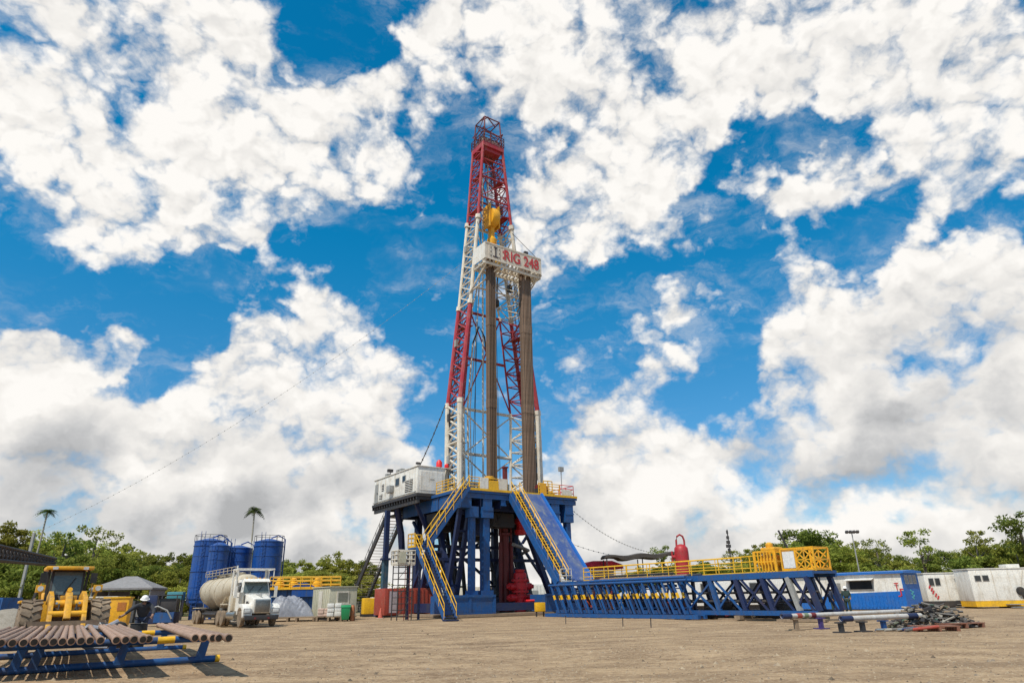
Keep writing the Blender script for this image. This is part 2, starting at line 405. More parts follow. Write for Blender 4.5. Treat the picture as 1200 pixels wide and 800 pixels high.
def lattice(mb, chords, zs, r, cross=True, seg=5):
    """horizontals and diagonals between neighbouring chord functions of height"""
    for c0, c1 in chords:
        for i, (z0, z1) in enumerate(zip(zs, zs[1:])):
            mb.tube(c0(z0), c1(z0), r, seg, caps=False)
            if i % 2 == 0: mb.tube(c0(z0), c1(z1), r, seg, caps=False)
            else: mb.tube(c1(z0), c0(z1), r, seg, caps=False)
            if cross == 2:
                if i % 2 == 0: mb.tube(c1(z0), c0(z1), r, seg, caps=False)
                else: mb.tube(c0(z0), c1(z1), r, seg, caps=False)
    return mb
def stairs(t, p, q, width, side, mat_str, mat_tread, mat_rail, n, rail=True):
    """a straight flight from p (low) to q (high); side = unit vector across the flight"""
    p, q, s = Vector(p), Vector(q), Vector(side) * (width / 2)
    for sg in (-1, 1):
        t.part('stringer', MB().beam(p + s*sg, q + s*sg, .07 if width < 1.5 else .16, .32 if width < 1.5 else .5), mat_str)
    m = MB(); d = Vector((q.x - p.x, q.y - p.y, 0)).normalized()
    for i in range(n):
        c = p.lerp(q, (i + .5) / n)
        a = Vector(side).normalized(); rot = Matrix((a, d, Vector((0,0,1)))).transposed()
        m.obox(c, width - .08, .26, .04, rot)
    t.part('treads', m, mat_tread)
    if rail:
        for sg in (-1, 1):
            r = MB(); o = s * sg * 1.04
            for h in (1.05, .55): r.tube(p + o + Vector((0,0,h)), q + o + Vector((0,0,h)), .03, 6)
            k = max(3, int((q - p).length / 1.1))
            for i in range(k + 1):
                c = p.lerp(q, i / k) + o; r.tube(c, c + Vector((0,0,1.05)), .028, 6)
            t.part('handrail', r, mat_rail)

# ------------------------------------------------------------------ ground
def ground():
    m = bpy.data.materials.new('gravel_ground'); m.use_nodes = True
    N = NT(m.node_tree); b = m.node_tree.nodes['Principled BSDF']
    oc = N.n('ShaderNodeTexCoord').outputs['Object']
    big = N.noise(oc, .045, 5, .6); mid = N.noise(N.vec('MULTIPLY', oc, (.8, 1.2, 1)), .6, 8, .68)
    grit = N.noise(oc, 9.0, 6, .72); peb = N.noise(oc, 31.0, 3, .7)
    ruts = N.noise(N.vec('MULTIPLY', oc, (.3, .8, 1)), 1.0, 7, .66, dist=.5)
    c = N.mix(N.ramp(mid, .36, .64), (.195, .124, .070), (.42, .29, .17))
    c = N.mix(N.ramp(N.noise(N.vec('MULTIPLY', oc, (1, 1.5, 1)), 2.6, 5, .7), .46, .62, 0, .55), c, (.165, .105, .058))
    c = N.mix(N.ramp(grit, .42, .66, 0, .7), c, (.52, .385, .25))
    c = N.mix(N.ramp(peb, .52, .70, 0, .55), c, (.15, .092, .05))
    c = N.mix(N.ramp(ruts, .50, .66, 0, .45), c, (.19, .128, .078))
    c = N.mix(N.ramp(big, .45, .7, 0, .45), c, (.36, .245, .135))
    # wheel tracks crossing the yard, damp and oily patches
    wob = N.math('MULTIPLY', N.math('SUBTRACT', N.noise(oc, .09, 2, .5), .5), 9.0)
    tread = N.ramp(N.noise(oc, 5.0, 4, .7), .38, .55)
    for dx, dy, offs in ((.30, .954, (-3.0, -.9, 5.5, 7.5)), (.75, .66, (-24.0, -21.9, -31.0)), (-.18, .98, (33.0, 35.1, 24.5, 26.6))):
        q = N.math('ADD', N.vec('DOT_PRODUCT', oc, (dx, dy, 0)), wob)
        for f in offs:
            tr = N.ramp(N.math('ABSOLUTE', N.math('SUBTRACT', q, f)), .18, .42, 1, 0)
            c = N.mix(N.math('MULTIPLY', N.math('MULTIPLY', tr, tread), .5), c, (.15, .095, .055))
    patch = N.ramp(N.noise(oc, .22, 6, .62), .60, .72, 0, .6)
    c = N.mix(patch, c, (.17, .115, .07))
    pale = N.ramp(N.noise(oc, .33, 6, .65, 2.2), .60, .74, 0, .6)
    c = N.mix(pale, c, (.50, .37, .235))
    far = N.n('ShaderNodeSeparateXYZ'); N.put(far.inputs[0], oc)
    wet = N.ramp(N.noise(oc, .5, 5, .6), .48, .6)
    grass = N.math('MULTIPLY', N.ramp(far.outputs[1], 66, 96), N.ramp(N.noise(oc, .11, 5, .6), .40, .58))
    c = N.mix(grass, c, (.075, .10, .028))
    N.put(b.inputs['Base Color'], c); b.inputs['Roughness'].default_value = .93
    b.inputs['Specular IOR Level'].default_value = .2
    bp = N.n('ShaderNodeBump'); bp.inputs['Strength'].default_value = .75; bp.inputs['Distance'].default_value = .05
    N.put(bp.inputs['Height'], N.math('ADD', N.math('MULTIPLY', grit, .7), N.math('ADD', N.math('MULTIPLY', peb, .5), N.math('MULTIPLY', ruts, 1.4))))
    N.put(b.inputs['Normal'], bp.outputs[0])
    mb = MB()
    # fine, slightly uneven grid near the camera, one plain sheet to the horizon
    nx, ny = 150, 90; X0, X1, Y0, Y1 = -60.0, 60.0, -4.0, 62.0
    rnd = random.Random(3)
    def hgt(x, y):
        e = min(1, (x - X0)/8, (X1 - x)/8, (Y1 - y)/10, (y - Y0)/3 + .0)
        e = max(0, e)
        w = math.sin(x*.31 + 1.3*math.sin(y*.23)) * .028 + math.sin(y*.9 + x*.17) * .016 + math.sin(x*1.1 - y*.7) * .010
        return e * (w - .03)
    vs = []
    for j in range(ny + 1):
        for i in range(nx + 1):
            x = X0 + (X1 - X0)*i/nx; y = Y0 + (Y1 - Y0)*(j/ny)**1.25
            vs.append((x, y, hgt(x, y)))
    W1 = nx + 1
    fs = [(j*W1+i, j*W1+i+1, (j+1)*W1+i+1, (j+1)*W1+i) for j in range(ny) for i in range(nx)]
    mb.add(vs, fs)
    B = 2500
    mb.add([(-B,-B,0),(B,-B,0),(B,B,0),(-B,B,0),(X0,Y0,0),(X1,Y0,0),(X1,Y1,0),(X0,Y1,0)],
           [(0,1,5,4),(1,2,6,5),(2,3,7,6),(3,0,4,7)])
    o = single('ground', mb, m, None, None, kind='structure', smooth=60)
    return hgt
HG = ground()

# ------------------------------------------------------------------ substructure
FZ = 10.8
t = RT('rig_substructure', 'tall blue steel substructure of legs and beams carrying the drill floor', 'substructure', 6.6, 6)
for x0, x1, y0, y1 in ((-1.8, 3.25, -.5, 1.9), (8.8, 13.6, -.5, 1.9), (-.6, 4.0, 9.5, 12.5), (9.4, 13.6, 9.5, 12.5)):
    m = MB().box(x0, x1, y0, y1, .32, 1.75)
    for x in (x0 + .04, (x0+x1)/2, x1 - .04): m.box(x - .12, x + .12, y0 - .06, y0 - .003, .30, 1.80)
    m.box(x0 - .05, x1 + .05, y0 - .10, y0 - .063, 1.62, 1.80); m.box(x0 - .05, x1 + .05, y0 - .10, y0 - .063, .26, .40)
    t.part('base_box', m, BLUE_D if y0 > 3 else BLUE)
for x in (.6, 3.0, 10.0, 12.4):
    t.part('base_runner', MB().box(x - .35, x + .35, 2.0, 9.4, .35, 1.15), BLUE_D)
for y in (.2, 3.4, 8.6):
    t.part('cross_beam', MB().box(3.3 if y < 3 else 4.1, 8.7, y, y + .4, .45, 1.1), BLUE_D)
t.part('timber_mat', MB().box(-1.4, 14.2, -1.3, 13.0, .04, .24), WOOD)
# front columns with bolted heads
for x, w in ((1.4, .5), (2.85, .66), (10.75, .55), (12.5, .55)):
    m = MB().box(x - w/2, x + w/2, .15, .15 + w, 1.77, 9.0)
    m.box(x - w*.95, x + w*.95, -.05, .25 + w, 8.35, 9.3); m.box(x - w*.9, x + w*.9, 0, .2 + w, 1.78, 2.15)
    t.part('column', m, BLUE)
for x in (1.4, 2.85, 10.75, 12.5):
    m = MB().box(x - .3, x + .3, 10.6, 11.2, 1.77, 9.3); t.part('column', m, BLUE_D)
# slanting box legs in pairs, tied by rungs
def leg_pair(x, y0, y1, gap, w, mat, z0=1.7, z1=9.4, dx=0.0, rungs=5):
    m = MB()
    for g in (-gap/2, gap/2): m.beam((x + g, y0, z0), (x + g + dx, y1, z1), w, w, up=(1, 0, 0))
    for i in range(rungs):
        f = (i + .6) / rungs; y = y0 + (y1-y0)*f; z = z0 + (z1-z0)*f; xx = x + dx*f
        m.beam((xx - gap/2, y, z), (xx + gap/2, y, z), w*.55)
    return m
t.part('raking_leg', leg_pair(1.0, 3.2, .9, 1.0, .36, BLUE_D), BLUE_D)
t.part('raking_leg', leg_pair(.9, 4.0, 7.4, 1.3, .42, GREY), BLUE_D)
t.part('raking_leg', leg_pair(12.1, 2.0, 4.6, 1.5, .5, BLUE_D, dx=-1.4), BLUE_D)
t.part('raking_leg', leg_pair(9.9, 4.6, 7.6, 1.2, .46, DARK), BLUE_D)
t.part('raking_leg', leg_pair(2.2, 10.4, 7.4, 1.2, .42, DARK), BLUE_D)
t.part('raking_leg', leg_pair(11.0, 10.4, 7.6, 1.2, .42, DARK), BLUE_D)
for a, b in (((.6, 3.2, 2.0), (.6, 10.5, 8.9)), ((12.4, 3.2, 2.0), (12.4, 10.5, 8.9)), ((.6, 10.5, 2.0), (.6, 5.0, 8.9)),
             ((1.4, 11.0, 2.0), (11.0, 11.0, 8.6)), ((11.8, 11.0, 2.0), (2.4, 11.0, 8.6))):
    t.part('brace', MB().beam(a, b, .24), BLUE_D)
for y, z in ((5.2, 5.0), (8.2, 6.4)):
    t.part('tie_beam', MB().beam((.7, y, z), (12.4, y, z), .3), BLUE_D)
# deep girders under the floor
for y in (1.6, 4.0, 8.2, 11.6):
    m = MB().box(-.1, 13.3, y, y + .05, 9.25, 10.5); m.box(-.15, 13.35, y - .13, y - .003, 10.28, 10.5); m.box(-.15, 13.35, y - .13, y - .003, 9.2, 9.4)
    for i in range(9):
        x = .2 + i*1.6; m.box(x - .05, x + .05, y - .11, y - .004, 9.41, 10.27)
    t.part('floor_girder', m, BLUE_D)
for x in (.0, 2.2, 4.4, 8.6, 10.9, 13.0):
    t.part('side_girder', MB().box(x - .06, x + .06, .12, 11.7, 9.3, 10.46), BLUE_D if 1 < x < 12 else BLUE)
# knee brackets of the doghouse, left side
t.part('front_beam', MB().box(-.15, 13.35, -.12, 1.4, 10.05, 10.48), BLUE)
for x, w, z in ((.55, 1.1, 9.15), (2.85, .95, 9.0), (4.6, .5, 9.5), (9.4, .5, 9.5), (10.75, 1.0, 9.15), (12.5, 1.0, 9.1)):
    t.part('head_block', MB().box(x - w/2, x + w/2, -.06, 1.2, z, 10.045).box(x - w/2 - .05, x + w/2 + .05, -.10, -.063, z, z + .12), BLUE)
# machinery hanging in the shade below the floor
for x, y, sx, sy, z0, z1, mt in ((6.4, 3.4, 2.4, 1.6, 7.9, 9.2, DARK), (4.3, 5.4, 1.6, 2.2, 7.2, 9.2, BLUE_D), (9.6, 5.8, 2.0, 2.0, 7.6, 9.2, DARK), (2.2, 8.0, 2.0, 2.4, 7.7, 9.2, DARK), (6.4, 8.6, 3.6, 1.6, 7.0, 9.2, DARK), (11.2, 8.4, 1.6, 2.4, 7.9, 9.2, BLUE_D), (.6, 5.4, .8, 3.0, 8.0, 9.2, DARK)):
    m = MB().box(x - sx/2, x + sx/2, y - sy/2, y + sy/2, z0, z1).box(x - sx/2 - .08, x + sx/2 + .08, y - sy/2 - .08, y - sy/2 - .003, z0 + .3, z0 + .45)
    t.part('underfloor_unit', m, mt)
m = MB(); rr = random.Random(8)
for i in range(16):
    x = rr.uniform(1, 12.4); y = rr.uniform(1.5, 8); d = rr.uniform(.5, 2.2); m.path([(x, y, 9.3), (x + rr.uniform(-.3,.3), y, 9.3 - d*.7), (x + rr.uniform(-.6,.6), y + .3, 9.3 - d), (x + rr.uniform(.5,1.4), y + .5, 9.3 - d*.5), (x + 1.6, y + .6, 9.3)], .05, 5)
t.part('hose_loop', m, BLACK)
for x, y0, y1 in ((3.4, 7.6, 10.6), (8.2, 7.2, 10.8), (11.6, 6.2, 10.0), (5.2, 8.6, 10.9)):
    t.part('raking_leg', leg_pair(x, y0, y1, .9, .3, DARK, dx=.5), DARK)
t.part('knee_brace', MB().path([(.3, 12.0, 5.0), (-.2, 11.6, 7.8), (-.9, 11.0, 9.6), (-1.3, 10.6, 10.7)], [.34, .36, .34, .3], 8), BLUE_D)
t.part('knee_brace', MB().beam((.2, 6.6, 7.6), (-1.4, 6.6, 10.7), .3), BLUE_D)

# red pressure gear seen between the legs
t = RT('blowout_preventer', 'bright red blowout preventer stack under the right part of the drill floor', 'wellhead valve', 8.4, 2.9, .2)
m = MB().lathe((8.4, 2.9, 0), [(.55,.25),(.55,.5),(.38,.52),(.38,.9),(.78,.92),(.78,1.08),(.55,1.12),(.55,1.5),(.68,1.52),(.68,1.62),(.55,1.64),(.55,1.9),(.82,1.95),(.82,2.12),(.66,2.15),(.70,2.5),(.66,2.9),(.86,2.95),(.86,3.14),(.66,3.17),(.60,3.7),(.42,3.8),(.42,3.9),(.5,3.92),(.5,4.02),(.3,4.03),(.25,4.06)], 18)
t.part('stack', m, RED)
for z in (1.5, 2.5):
    for sg in (-1, 1):
        t.part('ram_housing', MB().tube((8.4 + sg*.4, 2.9, z), (8.4 + sg*1.25, 2.9, z), .32, 12).tube((8.4 + sg*1.25, 2.9, z), (8.4 + sg*1.5, 2.9, z), .2, 10), RED)
t.part('choke_line', MB().path([(8.4, 2.2, 1.2), (8.4, 1.5, 1.2), (9.0, 1.2, 1.2), (10.0, 1.2, 1.4)], .12, 8), RED)
for k in range(8):
    a = k * math.pi/4; t.part('stud', MB().tube((8.4 + .76*math.cos(a), 2.9 + .76*math.sin(a), 2.84), (8.4 + .76*math.cos(a), 2.9 + .76*math.sin(a), 3.3), .05, 6).tube((8.4 + .7*math.cos(a), 2.9 + .7*math.sin(a), 1.82), (8.4 + .7*math.cos(a), 2.9 + .7*math.sin(a), 2.25), .05, 6), DRED)
t = RT('riser_column', 'dark red vertical riser column under the middle of the drill floor', 'riser', 7.4, 4.0, .2)
t.part('casing', MB().lathe((7.4, 4.0, 0), [(.62,.25),(.62,.5),(.42,.55),(.42,7.2),(.6,7.25),(.6,7.5),(.36,7.6),(.36,9.0)], 14), DRED)
for dx in (-.62, .64): t.part('hydraulic_cylinder', MB().tube((7.4 + dx, 3.8, .3), (7.4 + dx, 3.8, 6.6), .2, 10).tube((7.4 + dx, 3.8, 6.6), (7.4 + dx, 3.8, 9.0), .1, 8), DRED)
t = RT('bell_nipple', 'bright red flow fitting hanging high under the drill floor', 'pipe fitting', 9.1, 3.6, 7.3)
t.part('body', MB().lathe((9.1, 3.6, 7.3), [(.3,0),(.62,.1),(.62,.5),(.42,.55),(.42,1.1),(.6,1.15),(.6,1.5),(.3,2.0)], 14), RED)
t.part('outlet', MB().tube((9.1, 3.6, 8.1), (10.3, 3.3, 7.7), .2, 10), RED)
t = RT('flow_line', 'pale bent flow pipe below the red fitting under the floor', 'pipe', 9.5, 4.5, 5.2)
t.part('tube', MB().path([(8.0, 3.4, 6.4), (9.6, 4.2, 6.2), (11.0, 5.0, 6.0), (11.2, 7.0, 5.6), (11.2, 10.5, 5.2)], .17, 8), GREY)
for y in (7.0, 10.2): t.part('hanger', MB().tube((11.2, y, 5.7), (11.2, y, 9.3), .04, 6), GREY)

# ------------------------------------------------------------------ drill floor
t = RT('drill_floor', 'elevated drill floor deck ringed by yellow guard rails', 'drill floor', 6.6, 6, 10.5)
m = MB().box(-.2, 13.4, -.15, 12.2, 10.52, 10.8); m.box(-.25, 13.45, -.21, -.153, 10.5, 10.86)
t.part('deck', m, [BLUE])
t.part('edge_trim', MB().box(-.25, 13.45, -.27, -.213, 10.72, 10.92), YEL)
for a, b in ((.9, 5.1), (8.8, 11.4)):
    t.part('guard_rail', railing(MB(), [(a, 0, FZ), (b, 0, FZ)], 1.15, .04, 1.1, (.3, .55, .8)), YEL)
t.part('guard_rail', railing(MB(), [(11.5, 0, FZ), (13.2, 0, FZ), (13.2, 12, FZ)], 1.15, .035, 1.2, (.35, .7)), RED, label='red guard rail at the outer corner')
t.part('guard_rail', railing(MB(), [(0, 1.2, FZ), (0, 4.6, FZ)], 1.15, .04, 1.0, (.3, .55, .8)), YEL)
t.part('guard_rail', railing(MB(), [(1.5, 12, FZ), (13.2, 12, FZ)], 1.15, .04, 1.4, (.35, .7)), YEL)
# rubber / canvas panels tied to the rails
t.part('rail_panel', MB().box(2.0, 2.9, -.11, -.06, 10.95, 11.95), WHITE)
t.part('rail_panel', MB().box(4.1, 5.0, -.11, -.06, 10.95, 12.0), CREAM)
t.part('rail_panel', MB().box(11.7, 12.9, -.1, -.05, 10.9, 11.5), CREAM)
t.part('rail_panel', MB().box(2.95, 4.05, -.11, -.06, 10.95, 11.7), YEL)
t.part('rail_panel', MB().box(8.9, 9.7, -.11, -.06, 10.95, 11.9), ORANGE)
for x, y, w, d, h, mt in ((1.3, 1.6, .9, .8, 1.5, YEL), (3.7, 1.4, 1.4, .9, 1.3, YEL), (9.0, 1.5, .9, .7, 1.6, DRED), (11.0, 1.6, 1.2, .9, 1.2, ORANGE),
                          (12.4, 3.0, .9, 1.6, 1.5, GREY), (6.6, 8.9, 3.4, 2.0, 2.2, CREAM), (9.9, 9.4, 1.6, 1.4, 2.4, CREAM), (3.0, 9.2, 1.4, 1.2, 2.6, CREAM), (7.4, 3.2, .7, .7, 1.7, GREY)):
    pass
t2 = RT('iron_roughneck', 'orange pipe handling unit standing at the front of the drill floor', 'machine', 3.7, 1.5, FZ)
t2.part('body', MB().box(3.1, 4.3, 1.1, 2.0, FZ + .3, FZ + 1.1), YEL, bevel=.05)
t2.part('jaw', MB().lathe((3.7, 1.0, FZ + 1.15), [(.45,0),(.5,.05),(.5,.3),(.4,.35)], 14), ORANGE)
t2.part('base', MB().box(3.0, 4.4, 1.0, 2.1, FZ + .01, FZ + .28), DARK)
t2 = RT('drawworks', 'cream drawworks housing at the back of the drill floor', 'winch', 6.6, 9.2, FZ)
t2.part('housing', MB().box(4.4, 8.8, 8.1, 10.6, FZ + .02, FZ + 2.3), CREAM, bevel=.12)
for x in (5.4, 7.6): t2.part('vent', MB().box(x - .6, x + .6, 8.05, 8.09, FZ + .6, FZ + 1.8), GREY)
t2.part('motor', MB().lathe((9.0, 9.3, FZ + 1.1), [(.3,-.2),(.75,-.1),(.75,1.3),(.4,1.5)], 14, (1, 0, 0)), CREAM)
t2 = RT('mud_manifold', 'cream pipe manifold with valves at the left mast foot', 'manifold', 3.6, 6.2, FZ)
mm = MB()
for k in range(4): mm.tube((2.9 + k*.45, 6.0, FZ + .02), (2.9 + k*.45, 6.0, FZ + 1.5 + .3*(k % 2)), .11, 8)
for z in (.5, 1.1, 1.5): mm.tube((2.7, 6.0, FZ + z), (4.5, 6.0, FZ + z), .10, 8)
t2.part('pipework', mm, CREAM)
for k in range(3): t2.part('hand_wheel', MB().lathe((3.1 + k*.5, 5.75, FZ + 1.1), [(.16,0),(.2,.02),(.2,.05),(.16,.06)], 12, (0,-1,0)), DRED)
t2 = RT('floor_container', 'cream slatted equipment housing across the back of the drill floor', 'housing', 8.6, 11.2, FZ)
t2.part('body', MB().box(2.2, 12.6, 10.9, 11.7, FZ + .02, FZ + 2.6), CREAM, bevel=.04)
mm = MB()
for k in range(20): mm.box(2.4 + k*.5, 2.55 + k*.5, 10.85, 10.896, FZ + .2, FZ + 2.4)
t2.part('slat', mm, GREY)
t2 = RT('driller_cabin', 'cream control cabinet beside the mast foot on the drill floor', 'cabinet', 10.4, 3.4, FZ)
t2.part('cabinet', MB().box(9.9, 11.0, 6.9, 8.1, FZ + .02, FZ + 2.1), CREAM, bevel=.05)
t2.part('door', MB().box(10.05, 10.75, 6.85, 6.896, FZ + .2, FZ + 1.95), GREY)
t2 = RT('red_post', 'short dark red post rising beside the ramp head', 'post', 5.2, .5, FZ)
t2.part('shaft', MB().box(5.03, 5.37, .35, .69, FZ + .02, FZ + 2.35), DRED)
t2.part('cap', MB().box(4.95, 5.45, .27, .77, FZ + 2.36, FZ + 2.5), DRED)
t2 = RT('floodlight_post', 'thin post with a small floodlight at the right end of the drill floor', 'floodlight', 12.3, .3, FZ)
t2.part('pole', MB().tube((12.0, .35, FZ), (12.0, .35, FZ + 2.7), .045, 6), GREY)
t2.part('lamp_head', MB().box(11.75, 12.25, .2, .5, FZ + 2.6, FZ + 3.05), GREY)
t2 = RT('floor_winch', 'small dark red air winch on the right of the drill floor', 'winch', 9.9, .8, FZ)
t2.part('drum', MB().lathe((9.3, .9, FZ + .75), [(.2,0),(.45,.02),(.45,.08),(.22,.1),(.22,.9),(.45,.92),(.45,.98),(.2,1.0)], 12, (1,0,0)), DRED)
t2.part('frame', MB().box(9.25, 9.35, .5, 1.3, FZ + .02, FZ + .8).box(10.25, 10.35, .5, 1.3, FZ + .02, FZ + .8).box(9.2, 10.4, .4, 1.4, FZ + .01, FZ + .12), DARK)
t2 = RT('tool_rack', 'yellow tool rack with hooks on the right of the drill floor', 'rack', 11.0, 1.2, FZ)
t2.part('frame', railing(MB(), [(10.5, 1.4, FZ), (11.6, 1.4, FZ)], 1.7, .05, .55, (.4, .7), toe=False), YEL)
t2.part('tray', MB().box(10.45, 11.65, 1.1, 1.38, FZ + .3, FZ + .5), ORANGE)

# ------------------------------------------------------------------ mast
MZ = [10.8, 20.4, 31.8, 43.0, 54.0]
HW = [4.95, 4.95, 3.55, 2.35, 1.40]
def hw(z):
    for i in range(4):
        if z <= MZ[i+1] or i == 3:
            f = (z - MZ[i]) / (MZ[i+1] - MZ[i]); return HW[i] + (HW[i+1] - HW[i]) * f
CX = 6.8
def cx(z): return CX + .38*max(0.0, min(1.0, (54 - z)/33.0))
def chord(side, k):
    def f(z):
        q = (z - 10.8) / 43.2; w = hw(z)
        yf = 4.0 + .5*q; yr = 6.6 + .3*q; inn = 2.1 - 1.0*q
        return Vector({'front': (cx(z) + side*w, yf, z), 'rear': (cx(z) + side*w, yr, z), 'inner': (cx(z) + side*(w - inn), yr, z)}[k])
    return f
t = RT('derrick_mast', 'tall red and cream banded lattice derrick mast above the drill floor', 'derrick', CX, 5.4, FZ)
band = [CREAM, MRED, CREAM, MRED]
for side in (-1, 1):
    for k, r in (('front', .30), ('rear', .27), ('inner', .15)):
        c = chord(side, k); m = MB()
        for i in range(4):
            m.use(i); m.tube(c(MZ[i] + (.0 if i else .02)), c(MZ[i+1] - .004), r - .04*i, 8)
        t.part('leg', m, band)
        m = MB()
        for i in range(4):
            if i: m.tube(c(MZ[i] - .25), c(MZ[i] + .25), r + .05, 8)
        t.part('joint_collar', m, CREAM)
    for i in range(4):
        n = 7 if i < 2 else 8
        zs = [MZ[i] + (MZ[i+1] - MZ[i]) * (j + .04) / (n + .1) for j in range(n + 1)]
        m = MB()
        f, rr, inn = chord(side, 'front'), chord(side, 'rear'), chord(side, 'inner')
        lattice(m, [(f, rr)], zs, .105 - .012*i, 2)
        lattice(m, [(rr, inn)], zs, .085 - .010*i)
        lattice(m, [(f, inn)], zs, .07 - .006*i, True)
        # gusset plates where the bracing meets the legs
        for z in zs[1:-1]:
            for c in (f, rr): m.obox(c(z), .10, .46, .40, None)
        t.part('side_lattice', m, band[i])
# back face girts and knee bracing; the front stays open
gm = [20.4, 26.2, 31.8, 37.4, 43.0, 47.0, 51.0]
for z in [15.6] + gm:
    a, b = chord(-1, 'inner')(z), chord(1, 'inner')(z)
    t.part('girt', MB().tube(a, b, .17 if z < 44 else .13, 8), CREAM if (z < 20.6 or 31.8 < z < 43.1) else MRED)
def xbr(z0, z1, mt):
    m = MB(); m.tube(chord(-1, 'inner')(z0), chord(1, 'inner')(z1), .08, 6); m.tube(chord(1, 'inner')(z0), chord(-1, 'inner')(z1), .08, 6)
    t.part('back_brace', m, mt)
xbr(15.6, 20.2, CREAM); xbr(20.6, 31.6, MRED); xbr(32, 42.8, CREAM); xbr(43.2, 47, MRED); xbr(47, 51, MRED); xbr(11.2, 15.4, CREAM)
m = MB()
for z in (46.0, 49.0, 51.6): m.tube(chord(-1, 'front')(z), chord(1, 'front')(z), .10, 6)
for z0, z1 in ((46, 49), (49, 51.6)):
    m.tube(chord(-1, 'front')(z0), chord(1, 'front')(z1), .06, 6); m.tube(chord(1, 'front')(z0), chord(-1, 'front')(z1), .06, 6)
t.part('front_bracing', m, MRED)
# crown
crown = t.part('crown_frame', MB().box(CX - 1.5, CX + 1.5, 4.25, 7.1, 53.45, 54.1).box(CX - 1.15, CX + 1.15, 4.5, 6.9, 52.95, 53.44), MRED)
for x in (-1.0, -.5, 0, .5, 1.0):
    t.part('sheave', MB().lathe((CX + x - .08, 5.6, 54.9), [(.2,0),(.75,.02),(.68,.08),(.75,.14),(.2,.16)], 18, (1, 0, 0)), DARK, crown)
t.part('sheave_guard', MB().box(CX - 1.3, CX + 1.3, 4.9, 5.0, 54.16, 55.0).box(CX - 1.3, CX + 1.3, 6.2, 6.3, 54.16, 55.0), CREAM, crown)
m = MB()
ring = [(CX - 1.5, 4.2, 54.12), (CX + 1.5, 4.2, 54.12), (CX + 1.5, 7.15, 54.12), (CX - 1.5, 7.15, 54.12), (CX - 1.5, 4.2, 54.12)]
railing(m, ring, 1.3, .045, 1.0, (.35, .7))
t.part('crown_rail', m, DRED, crown)
m = MB()     # gin pole frame above the crown
top = 58.6
for sx in (-1.3, 1.3):
    for sy in (4.4, 6.9): m.tube((CX + sx, sy, 54.1), (CX + sx*.86, sy*.85 + .85, top - .5), .085, 6)
for a, b in (((-1.12, 4.6), (1.12, 4.6)), ((1.12, 4.6), (1.12, 6.7)), ((1.12, 6.7), (-1.12, 6.7)), ((-1.12, 6.7), (-1.12, 4.6))):
    m.tube((CX + a[0], a[1], top - .5), (CX + b[0], b[1], top - .5), .08, 6)
    m.tube((CX + a[0]*1.1, a[1], 55.9), (CX + b[0], b[1], top - .5), .05, 6); m.tube((CX + a[0]*1.1, a[1], 55.9), (CX + b[0]*1.1, b[1], 55.9), .05, 6)
m.tube((CX - 1.1, 5.6, top - .5), (CX + .1, 5.6, top + .6), .08, 6); m.tube((CX + 1.1, 5.6, top - .5), (CX - .1, 5.6, top + .6), .08, 6)
t.part('gin_pole', m, DRED, crown)
m = MB()
for z0, z1 in ((53.9, 56.2),):
    for sx in (-1.42, 1.42):
        m.tube((CX + sx, 4.3, z0), (CX + sx, 7.0, z1), .05, 5); m.tube((CX + sx, 7.0, z0), (CX + sx, 4.3, z1), .05, 5); m.tube((CX + sx, 4.3, z1), (CX + sx, 7.0, z1), .06, 5)
    m.tube((CX - 1.42, 4.3, z0), (CX + 1.42, 4.3, z1), .05, 5); m.tube((CX + 1.42, 4.3, z0), (CX - 1.42, 4.3, z1), .05, 5)
t.part('cage_bracing', m, DRED, crown)
# work platforms, junction boxes and cable runs inside the mast
for z, w in ((16.2, 1.0), (24.6, .9), (29.2, .8), (44.5, .8), (49.4, .7)):
    for side in (-1, 1):
        a = chord(side, 'front')(z); b = chord(side, 'rear')(z)
        mm = MB().box(min(a.x, a.x - side*w), max(a.x, a.x - side*w), a.y + .3, b.y - .2, z - .05, z)
        railing(mm, [(a.x - side*w, a.y + .3, z), (a.x - side*w, b.y - .2, z)], 1.0, .025, .8, (.5,), toe=False)
        t.part('work_platform', mm, CREAM if (z < 20 or 31.8 < z < 43) else MRED)
for k, (z, side) in enumerate(((14.2, -1), (18.6, -1), (22.8, 1), (27.0, -1), (35.5, 1), (39.0, -1), (45.8, 1))):
    p = chord(side, 'rear')(z); t.part('junction_box', MB().box(p.x - .25, p.x + .25, p.y - .75, p.y - .35, z, z + .8), [GREY, DARK, CREAM, GREY, DARK, GREY, DARK][k])
m = MB()
for k in range(4):
    pts = [chord(-1, 'rear')(z) + Vector((.12*k + .1, -.28 - .05*k, 0)) + Vector((.08*math.sin(z*.5 + k), .05*math.cos(z*.4), 0)) for z in range(11, 50 - 4*k, 2)]
    m.path(pts, .035, 5)
for k in range(3):
    pts = [chord(1, 'front')(z) + Vector((-.3 - .14*k, .2, 0)) + Vector((.07*math.sin(z*.45 + k), 0, 0)) for z in range(11, 40, 2)]
    m.path(pts, .04, 5)
t.part('cable_run', m, BLACK)
